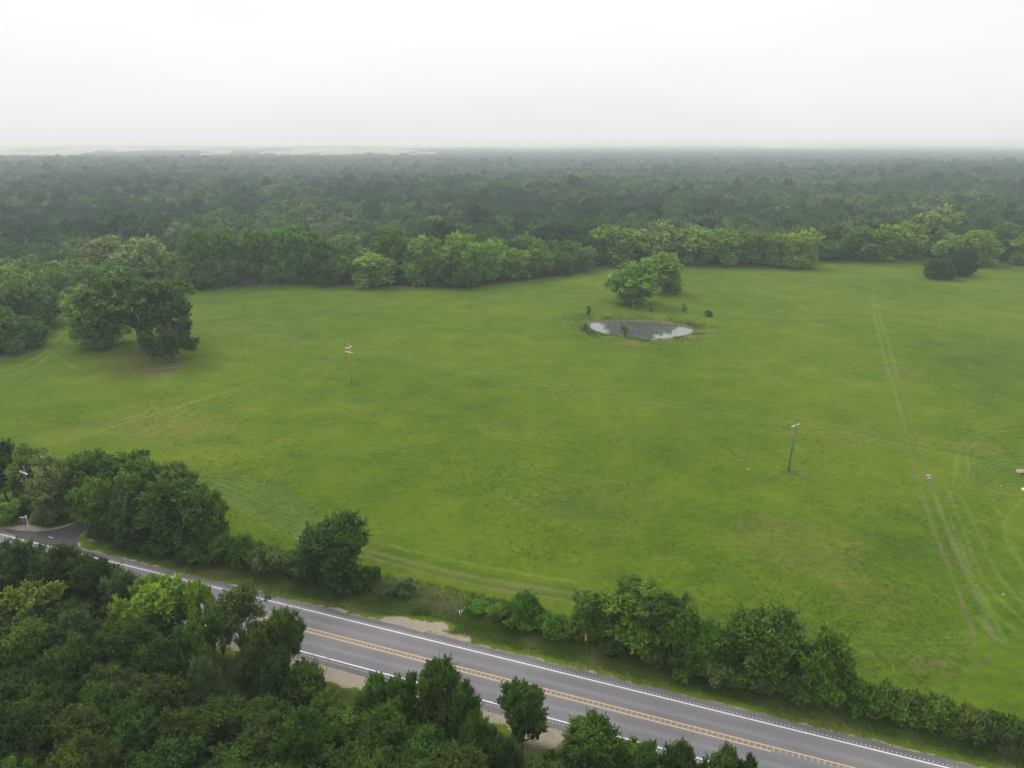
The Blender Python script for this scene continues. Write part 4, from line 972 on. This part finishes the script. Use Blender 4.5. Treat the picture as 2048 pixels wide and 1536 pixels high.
# dry straw-coloured strip at the wood edge
M_straw = simple('dry_grass', (.20, .21, .12), .95, .3, 1)
E2 = smooth([at(u, v + 3) for u, v in EDGE_PX[2:13]], 1); E3 = smooth([at(u, v + 3) for u, v in EDGE_PX[12:17]], 1)
for EE, nn_, lb in ((E2, 2400, 'dry straw-coloured grass at the wood edge behind the broad oak'), (E3, 1500, 'dry pale grass where the wood edge runs back to the pond trees')):
    j = rng.integers(0, len(EE) - 1, nn_); f = rng.uniform(0, 1, nn_)[:, None]; q = EE[j] * (1 - f) + EE[j + 1] * f + rng.normal(0, 1.0, (nn_, 2))
    q = q[vnoise(q[:, 0], q[:, 1], 14, 56) > .35]
    o = blades('dry_grass', np.concatenate([q, height(q[:, 0], q[:, 1])[:, None]], 1), np.full(len(q), .5), .16, 6, np.full(len(q), .9), lb, .5); o.data.materials[0] = M_straw

# ------------------------------------------------------------------ saplings round the pond
PG = 'saplings round the pond'
for lab, u, vb, vt, wp_, tone, key in [
    ('bushy sapling on the bank at the left end of the pond', 1177, 634, 614, 13, 'fresh', 'sap0'),
    ('leafy sapling at the left water edge of the pond', 1171, 664, 649, 14, 'mid', 'sap1'),
    ('light green sapling at the near water edge, over the tree reflection', 1248, 674, 647, 22, 'light', 'sap0'),
    ('small light sapling on the far bank below the round pond tree', 1267, 617, 607, 9, 'light', 'sap1'),
    ('thin sapling on the far bank right of the round pond tree', 1292, 616, 599, 11, 'light', 'sap0'),
    ('low dark sapling on top of the far bank', 1302, 624, 615, 10, 'fresh', 'sap1'),
    ('tall light sapling on the far bank behind the right of the pond', 1368, 624, 606, 17, 'light', 'sap0'),
    ('spreading sapling among weeds right of the pond', 1416, 632, 619, 22, 'fresh', 'sap1'),
]:
    tree_px(lab, key, u, vb, vt, wp_, tone, PG, 'sapling', 'sapling')

# ------------------------------------------------------------------ bare wood: dead sapling, fallen branch, brush, bare bush
def branching(b, r, p, d, length, rad, depth):
    k = 4; pts_ = [Vector(p)]; dd = Vector(d).normalized()
    for i in range(k):
        dd = (dd + Vector(r.normal(0, .16, 3))).normalized(); pts_.append(pts_[-1] + dd * length / k)
    b.tube(pts_, [rad * (1 - .6 * i / k) for i in range(k + 1)], 5)
    if depth > 0:
        for j in range(r.integers(2, 4)):
            q = pts_[r.integers(2, k + 1)]; nd = (dd + Vector(r.normal(0, .5, 3))).normalized(); branching(b, r, q, nd, length * r.uniform(.5, .72), rad * .45, depth - 1)
r2 = np.random.default_rng(5)
x, y = at(650, 1342); t = thing('dead_sapling', 'bare dead sapling leaning at the lower road edge by the gravel', 'dead tree', (x, y, 0))
b = MB(); branching(b, r2, (0, 0, -.1), (-.32, .0, 1), 3.0, .065, 3); link('trunk', b.mesh('trunk', M_twig), t)
b = MB(); branching(b, r2, (.15, .15, -.1), (-.1, .1, 1), 1.5, .05, 2); branching(b, r2, (-.35, 0, 1.0), (-1, .2, .5), 1.9, .03, 2); link('branch', b.mesh('branch', M_twig), t)
x, y = at(325, 741); t = thing('fallen_branch', 'grey fallen branch on the dry ground in front of the dark oak', 'branch', (x, y, hz(x, y) + .2))
b = MB(); b.tube([(4.5, 2.2, .3), (2, 1.2, .25), (0, .4, .15), (-2.5, -.4, .2), (-5, -.8, .1)], [.16, .14, .12, .09, .05], 7)
for i in range(16): branching(b, r2, (r2.uniform(-4, 2), r2.uniform(-.6, 1), .1), (r2.normal(), r2.normal(), .3), 2.2, .05, 2)
o = link('fallen_limb', b.mesh('fallen_limb', M_twig), t)
BG = 'heaps of dead brush along the fence line'
for lab, u, v, wpx_, hh in [('longest heap of brown-grey dead brush beside the white pipe posts', 893, 1213, 52, .9), ('small brown brush heap next to the small round shrub', 847, 1202, 22, .8), ('grey dead brush at the foot of the round tree', 762, 1182, 26, 1.1)]:
    x, y = at(u, v + 5); zc = proj(x, y, .5)[2]; Lx = wpx_ / F * zc
    b = MB(); ang = math.atan2(RD[1], RD[0])
    for i in range(230 if wpx_ > 40 else 120):
        s_ = r2.uniform(-.5, .5) * Lx; q = r2.normal(0, .35); base = Vector((s_ * math.cos(ang) - q * math.sin(ang), s_ * math.sin(ang) + q * math.cos(ang), r2.uniform(0, hh * .5)))
        d = Vector((r2.normal(), r2.normal(), r2.uniform(.0, .9))).normalized() * r2.uniform(.35, .9)
        b.tube([base, base + d * .5 + Vector(r2.normal(0, .06, 3)), base + d + Vector((0, 0, -.1))], [.022, .016, .008], 3, False)
    o = link('brush_heap', b.mesh('brush_heap', M_twig), None, (x, y, hz(x, y))); tag(o, lab, 'brush heap', BG)
x, y = at(2004, 1502); b = MB()
for i in range(16): branching(b, r2, (r2.normal(0, .2), r2.normal(0, .2), 0), (r2.normal(0, .5), r2.normal(0, .5), 1), 1.5, .022, 2)
tag(link('bare_bush', b.mesh('bare_bush', M_pale_twig), None, (x, y, hz(x, y))), 'leafless grey bush in front of the long low hedge', 'bush')
x, y = at(52, 1010); b = MB()
for i in range(34): branching(b, r2, (r2.normal(0, 1.5), r2.normal(0, .6), 0), (r2.normal(0, .4), r2.normal(0, .4), 1), 2.4, .03, 2)
tag(link('vine_tangle', b.mesh('vine_tangle', M_twig), None, (x, y, hz(x, y))), 'bare brown vine tangle under the trees beside the driveway pole', 'vines')
x, y = at(1152, 1272); b = MB()
for i in range(22): branching(b, r2, (r2.normal(0, .8), r2.normal(0, .3), 0), (r2.normal(0, .5), r2.normal(0, .4), 1), 1.3, .022, 2)
tag(link('vine_tangle', b.mesh('vine_tangle', M_twig), None, (x, y, hz(x, y))), 'dead brown stems in the hedge left of the orange marker', 'vines')

# ------------------------------------------------------------------ utility poles and wires
def pole(label, base, H, arms, m, r=.15, lean=0.0):
    x, y = base; t = thing('utility_pole', label, 'utility pole', (x, y, hz(x, y)), 0, 'wooden utility poles')
    b = MB(); b.tube([(0, 0, -.5), (0, 0, H * .5), (0, 0, H)], [r * 1.15, r, r * .75], 10); link('pole', b.mesh('pole', m, True), t)
    tips = []
    for z, ang, L_ in arms:
        d = Vector((math.cos(ang), math.sin(ang), 0)); pd = Vector((-d.y, d.x, 0)); b = MB()
        b.box(Vector((0, 0, z)) + pd * (r * .85 + .07), (L_, .13, .17), Matrix.Rotation(ang, 3, 'Z')); ca = link('crossarm', b.mesh('crossarm', M_arm), t)
        for s_ in (-1, 1):
            br = MB(); br.tube([d * s_ * L_ * .3 + Vector((0, 0, z - .06)) + pd * (r + .01), Vector((0, 0, z - .75)) + pd * (r * .9)], .018, 4); link('brace', br.mesh('brace', M_ins), ca)
        for s_ in (-.94, .94, .42):
            q = d * s_ * L_ / 2 + Vector((0, 0, z + .08)) + pd * (r * .85 + .07); ins = MB()
            ins.tube([q, q + Vector((0, 0, .08)), q + Vector((0, 0, .12)), q + Vector((0, 0, .2))], [.02, .05, .055, .03], 8); link('insulator', ins.mesh('insulator', M_ins, True), ca)
            tips.append(Vector((x, y, hz(x, y))) + q + Vector((0, 0, .2)))
    ins = MB(); ins.tube([(0, 0, H), (0, 0, H + .1), (0, 0, H + .2), (0, 0, H + .28)], [.03, .06, .06, .03], 8); link('insulator', ins.mesh('insulator', M_ins, True), t)
    tips.append(Vector((x, y, hz(x, y) + H + .28)))
    t.rotation_euler = (0, lean, 0); o_ = Vector((x, y, hz(x, y))); RM = Matrix.Rotation(lean, 3, 'Y')
    return [o_ + RM @ (p - o_) for p in tips]
PA = at(704, 768); HA = height_for(*PA, 686); PB = at(1577, 941); HB = height_for(*PB, 836)
dirAB = (PB - PA) / np.linalg.norm(PB - PA); LAB = np.linalg.norm(PB - PA); prp = math.atan2(dirAB[0], -dirAB[1])
PD = at(70, 1028); HD = height_for(*PD, 934); dAD = (PD - PA) / np.linalg.norm(PD - PA); prp2 = math.atan2(dAD[0], -dAD[1]) + math.pi
PCc = PB + dirAB * LAB; PE = PA - dirAB * 85
ta = pole('reddish wooden utility pole with two white crossarms in the open pasture', PA, HA, [(HA - 1.35, prp, 2.5), (HA - 2.55, prp2, 2.5)], M_polered)
tb = pole('leaning-looking grey utility pole with one white crossarm in the pasture', PB, HB, [(HB - 1.45, prp - .38, 2.6)], M_polegrey, lean=math.radians(1.8))
tc_ = pole('utility pole carrying the pasture wires on beyond the right frame edge', PCc, HB, [(HB - 1.45, prp, 2.5)], M_polegrey)
te = pole('utility pole hidden among the crowns behind the broad oak', PE, HA + 1, [(HA - .3, prp, 2.5)], M_polegrey)
td = pole('utility pole half hidden by trees beside the driveway', PD, HD, [(HD - .9, prp2, 2.5)], M_polegrey)
PFf = PD + np.array([-42, -22]); tf = pole('utility pole beyond the left frame edge past the driveway', PFf, HD, [(HD - .9, prp2 + .3, 2.5)], M_polegrey)
def wire(p, q, sag, label, grp):
    b = MB(); pts_ = []
    for i in range(25):
        f = i / 24; pts_.append(Vector(p).lerp(Vector(q), f) - Vector((0, 0, sag * 4 * f * (1 - f))))
    b.tube(pts_, .006, 5); tag(link('power_line', b.mesh('power_line', M_wire)), label, 'wire', grp)
def span(t1, t2, sag, where):
    nm = ['outermost', 'innermost', 'middle', 'topmost']
    for i, (p, q) in enumerate(zip(t1, t2)): wire(p, q, sag, f'{nm[i]} thin wire {where}', 'power wires over the pasture')
span([ta[0], ta[1], ta[2], ta[-1]], [tb[0], tb[1], tb[2], tb[-1]], 1.6, 'between the reddish and the grey pole')
span([tb[0], tb[1], tb[2], tb[-1]], [tc_[0], tc_[1], tc_[2], tc_[-1]], 1.6, 'from the grey pole to the right frame edge')
span([ta[0], ta[1], ta[2], ta[-1]], [te[0], te[1], te[2], te[-1]], 1.2, 'from the reddish pole toward the broad oak')
span([ta[3], ta[4], ta[5]], [td[0], td[1], td[2]], 1.6, 'from the reddish pole to the driveway pole')
span([td[0], td[1], td[2], td[3]], [tf[0], tf[1], tf[2], tf[3]], .7, 'from the driveway pole to the left frame edge')

# ------------------------------------------------------------------ signs, markers, posts
x, y = at(57.5, 1054.5); t = thing('property_sign', 'dark board hanging from a white post beside the driveway gravel', 'sign', (x, y, hz(x, y)), .12)
b = MB(); b.box((0, 0, 1.0), (.1, .1, 2.2)); b.box((0, 0, 2.13), (.16, .16, .06)); link('post', b.mesh('post', M_signwhite), t)
b = MB(); b.box((-.52, 0, 1.88), (.94, .08, .08)); link('arm', b.mesh('arm', M_signwhite), t)
b = MB(); b.box((-.52, 0, 1.30), (.80, .04, .98)); pn = link('panel', b.mesh('panel', M_signdark), t)
b = MB()
for z_, w_ in ((1.6, .42), (1.42, .3), (1.2, .5), (1.02, .26)): b.box((-.52, -.024, z_), (w_, .008, .06))
link('lettering', b.mesh('lettering', simple('faded_lettering', (.30, .34, .38), .6)), pn)
b = MB()
for q in (-.82, -.22): b.tube([(q, 0, 1.79), (q, 0, 1.84)], .012, 5)
link('hook', b.mesh('hook', M_ins), t)
x, y = at(1171, 1292); Hm = height_for(x, y, 1264)
t = thing('cable_marker', 'narrow orange marker post with a pale label in the verge grass', 'marker', (x, y, hz(x, y)), -.25)
b = MB(); b.tube([(0, 0, -.2), (0, 0, Hm * .5)], .03, 7); link('post', b.mesh('post', M_polegrey), t)
b = MB(); nS = 9
for side in (0, 1):
    pass
vs = []; z0_, z1_ = Hm * .40, Hm
for i in range(nS):
    a = math.pi * (i / (nS - 1)) + math.pi; vs += [(math.cos(a) * .15, math.sin(a) * .06, z0_), (math.cos(a) * .15, math.sin(a) * .06, z1_)]
m_ = len(vs); vs += [(p[0], p[1] + .015, p[2]) for p in vs]
fs = [(2 * i, 2 * i + 2, 2 * i + 3, 2 * i + 1) for i in range(nS - 1)] + [(m_ + 2 * i + 1, m_ + 2 * i + 3, m_ + 2 * i + 2, m_ + 2 * i) for i in range(nS - 1)] + [(2 * i + 1, 2 * i + 3, m_ + 2 * i + 3, m_ + 2 * i + 1) for i in range(nS - 1)] + [(2 * i, m_ + 2 * i, m_ + 2 * i + 2, 2 * i + 2) for i in range(nS - 1)]
b.add(vs, fs); pn = link('panel', b.mesh('panel', M_orange), t)
b = MB(); b.box((.02, -.066, z0_ + (z1_ - z0_) * .38), (.14, .01, (z1_ - z0_) * .34)); b.box((-.01, -.066, z0_ + (z1_ - z0_) * .86), (.09, .01, (z1_ - z0_) * .16)); link('sticker', b.mesh('sticker', simple('pale_sticker', (.62, .55, .50), .6)), pn)
for lab, u0, v0, hgt_, lean in [('white pipe post at the end of the dead brush heap', 921, 1231, .95, -.14), ('shorter white pipe post beside a straw-coloured stick', 923.5, 1228, .75, .02)]:
    x, y = at(u0, v0); b = MB(); b.tube([(0, 0, -.1), (lean * .5, 0, hgt_ * .5), (lean, 0, hgt_)], .055, 8)
    o = tag(link('pipe_post', b.mesh('pipe_post', M_signwhite, True), None, (x, y, hz(x, y))), lab, 'post', 'white pipe posts at the fence')
x, y = at(925, 1223); b = MB(); b.tube([(0, 0, 0), (.12, 0, .35), (.42, .1, 1.0)], [.035, .035, .02], 6)
tag(link('leaning_stake', b.mesh('leaning_stake', M_tan), None, (x, y, hz(x, y))), 'thin straw-coloured stake leaning over the white pipe posts', 'stake')

# ------------------------------------------------------------------ things lying in the pasture
def rock_mesh(seed, sx_, sy_, sz_):
    r = np.random.default_rng(seed); b = MB(); n_ = 9; rings = [(0, 1.0), (.55, 1.02), (.9, .86), (1.0, .6)]; vs = []
    off = r.uniform(.78, 1.15, n_)
    for z_, k_ in rings:
        for j in range(n_):
            a = 2 * math.pi * j / n_; vs.append((math.cos(a) * sx_ * k_ * off[j], math.sin(a) * sy_ * k_ * off[j], z_ * sz_ + r.normal(0, sz_ * .05)))
    fs = [(i * n_ + j, i * n_ + (j + 1) % n_, (i + 1) * n_ + (j + 1) % n_, (i + 1) * n_ + j) for i in range(3) for j in range(n_)] + [tuple(range(3 * n_, 4 * n_))]
    b.add(vs, fs); return b
for lab, u0, v0, a, c, h_ in [('pale flat concrete slab lying on the field track', 1858, 949, .5, .35, .16), ('lower pale slab just in front of the track slab', 1859, 954, .42, .25, .12),
                              ('flat limestone on a bare patch left of the grey pole', 1497, 937, .3, .2, .09), ('small pale stone left of the field track', 1843, 974, .2, .14, .08),
                              ('small pale stone on bare soil right of the track, near the circles', 2002, 970, .25, .15, .08), ('pale stone in the lower pasture right of the track ruts', 2006, 1190, .22, .16, .1)]:
    b = rock_mesh(int(u0), a, c, h_); x, y = at(u0, v0); tag(link('field_stone', b.mesh('field_stone', M_stone if 'stone' in lab else M_conc), None, (x, y, hz(x, y) - .03)), lab, 'stone', 'pale stones lying in the pasture')
x, y = at(2046, 945); t = thing('feed_trough', 'long tan trough on short legs cut by the right frame edge', 'trough', (x + 1.2, y, hz(x, y)), -.02)
b = MB(); Lt, Wt, Ht, th = 4.6, .75, .32, .05
b.box((0, 0, .38), (Lt, Wt, th)); b.box((0, -Wt / 2 + th / 2 + .003, .38 + Ht / 2), (Lt, th, Ht)); b.box((0, Wt / 2 - th / 2 - .003, .38 + Ht / 2), (Lt, th, Ht)); b.box((-Lt / 2 + th / 2 + .003, 0, .38 + Ht / 2), (th, Wt - .13, Ht)); b.box((Lt / 2 - th / 2 - .003, 0, .38 + Ht / 2), (th, Wt - .13, Ht))
link('basin', b.mesh('basin', M_tan), t)
for q in (-Lt / 2 + .3, Lt / 2 - .3):
    for w_ in (-.28, .28):
        b = MB(); b.box((q, w_, .16), (.09, .09, .39)); link('leg', b.mesh('leg', M_signwhite), t)
x, y = at(2047, 980); b = MB(); b.tube([(0, 0, 0), (0, 0, .05), (0, 0, .42), (0, 0, .46)], [.26, .30, .36, .34], 14); b.tube([(-.34, 0, .40), (-.2, 0, .6), (.2, 0, .6), (.34, 0, .40)], .015, 5)
tag(link('bucket', b.mesh('bucket', M_signwhite, True), None, (x, y, hz(x, y))), 'white bucket in the grass below the tan trough', 'bucket')

# ------------------------------------------------------------------ far farm buildings
for lab, u, v, L_, W_, H_, rz in [
    ('long white barn among the haze above the forward wood corner', 1040, 306, 95, 40, 14, .1), ('small white shed right of the long white barn', 1087, 306.5, 40, 22, 9, -.3), ('white shed at the far end of the left hay field', 172, 315, 34, 18, 7, .2),
    ('white farmhouse in the open fields left of centre', 556, 313, 26, 16, 8, .4), ('low white barn near the white farmhouse', 672, 315, 46, 18, 7, -.1), ('far white barn on the pale horizon fields', 912, 294.5, 130, 50, 16, 0), ('farthest long white barn just under the horizon', 946, 295.2, 120, 50, 14, .1),
    ('small white shed at the rim of the blue far wood', 1402, 299, 60, 34, 12, 0)]:
    x, y = at(u, v); z_ = hz(x, y)
    t = thing('barn', lab, 'barn', (x, y, z_), rz, 'white farm buildings on the horizon')
    b = MB(); b.add([(-L_ / 2, -W_ / 2, -1), (L_ / 2, -W_ / 2, -1), (L_ / 2, W_ / 2, -1), (-L_ / 2, W_ / 2, -1), (-L_ / 2, -W_ / 2, H_ * .6), (L_ / 2, -W_ / 2, H_ * .6), (L_ / 2, W_ / 2, H_ * .6), (-L_ / 2, W_ / 2, H_ * .6), (-L_ / 2, 0, H_), (L_ / 2, 0, H_)],
                    [(0, 1, 5, 4), (2, 3, 7, 6), (1, 2, 6, 9, 5), (3, 0, 4, 8, 7)]); link('wall', b.mesh('wall', M_barn), t)
    b = MB(); e_ = 1.0
    for s_ in (-1, 1):
        b.add([(-L_ / 2 - e_, s_ * (W_ / 2 + e_), H_ * .6 - .2), (L_ / 2 + e_, s_ * (W_ / 2 + e_), H_ * .6 - .2), (L_ / 2 + e_, 0, H_ + .3), (-L_ / 2 - e_, 0, H_ + .3)], [(0, 1, 2, 3) if s_ < 0 else (3, 2, 1, 0)])
    link('roof', b.mesh('roof', M_barnroof), t)
    b = MB(); b.box((0, -W_ / 2 - .1, H_ * .22), (L_ * .18, .25, H_ * .45)); link('door', b.mesh('door', M_asph), t)

# ------------------------------------------------------------------ haze
b = MB(); b.box((0, 16000, 22.5), (76000, 36800 + 300, 81.0))
hm = bpy.data.materials.new('haze'); hm.use_nodes = True; ht = hm.node_tree; ht.nodes.clear()
pv = ht.nodes.new('ShaderNodeVolumePrincipled'); pv.inputs['Color'].default_value = (.79, .885, 1.0, 1); pv.inputs['Absorption Color'].default_value = (1, 1, 1, 1); pv.inputs['Density'].default_value = 2.85e-4; pv.inputs['Anisotropy'].default_value = .2
ho = ht.nodes.new('ShaderNodeOutputMaterial'); ht.links.new(pv.outputs[0], ho.inputs['Volume'])
hz_o = tag(link('haze', b.mesh('haze', hm)), 'pale morning haze thickening toward the horizon', 'haze', kind='stuff')
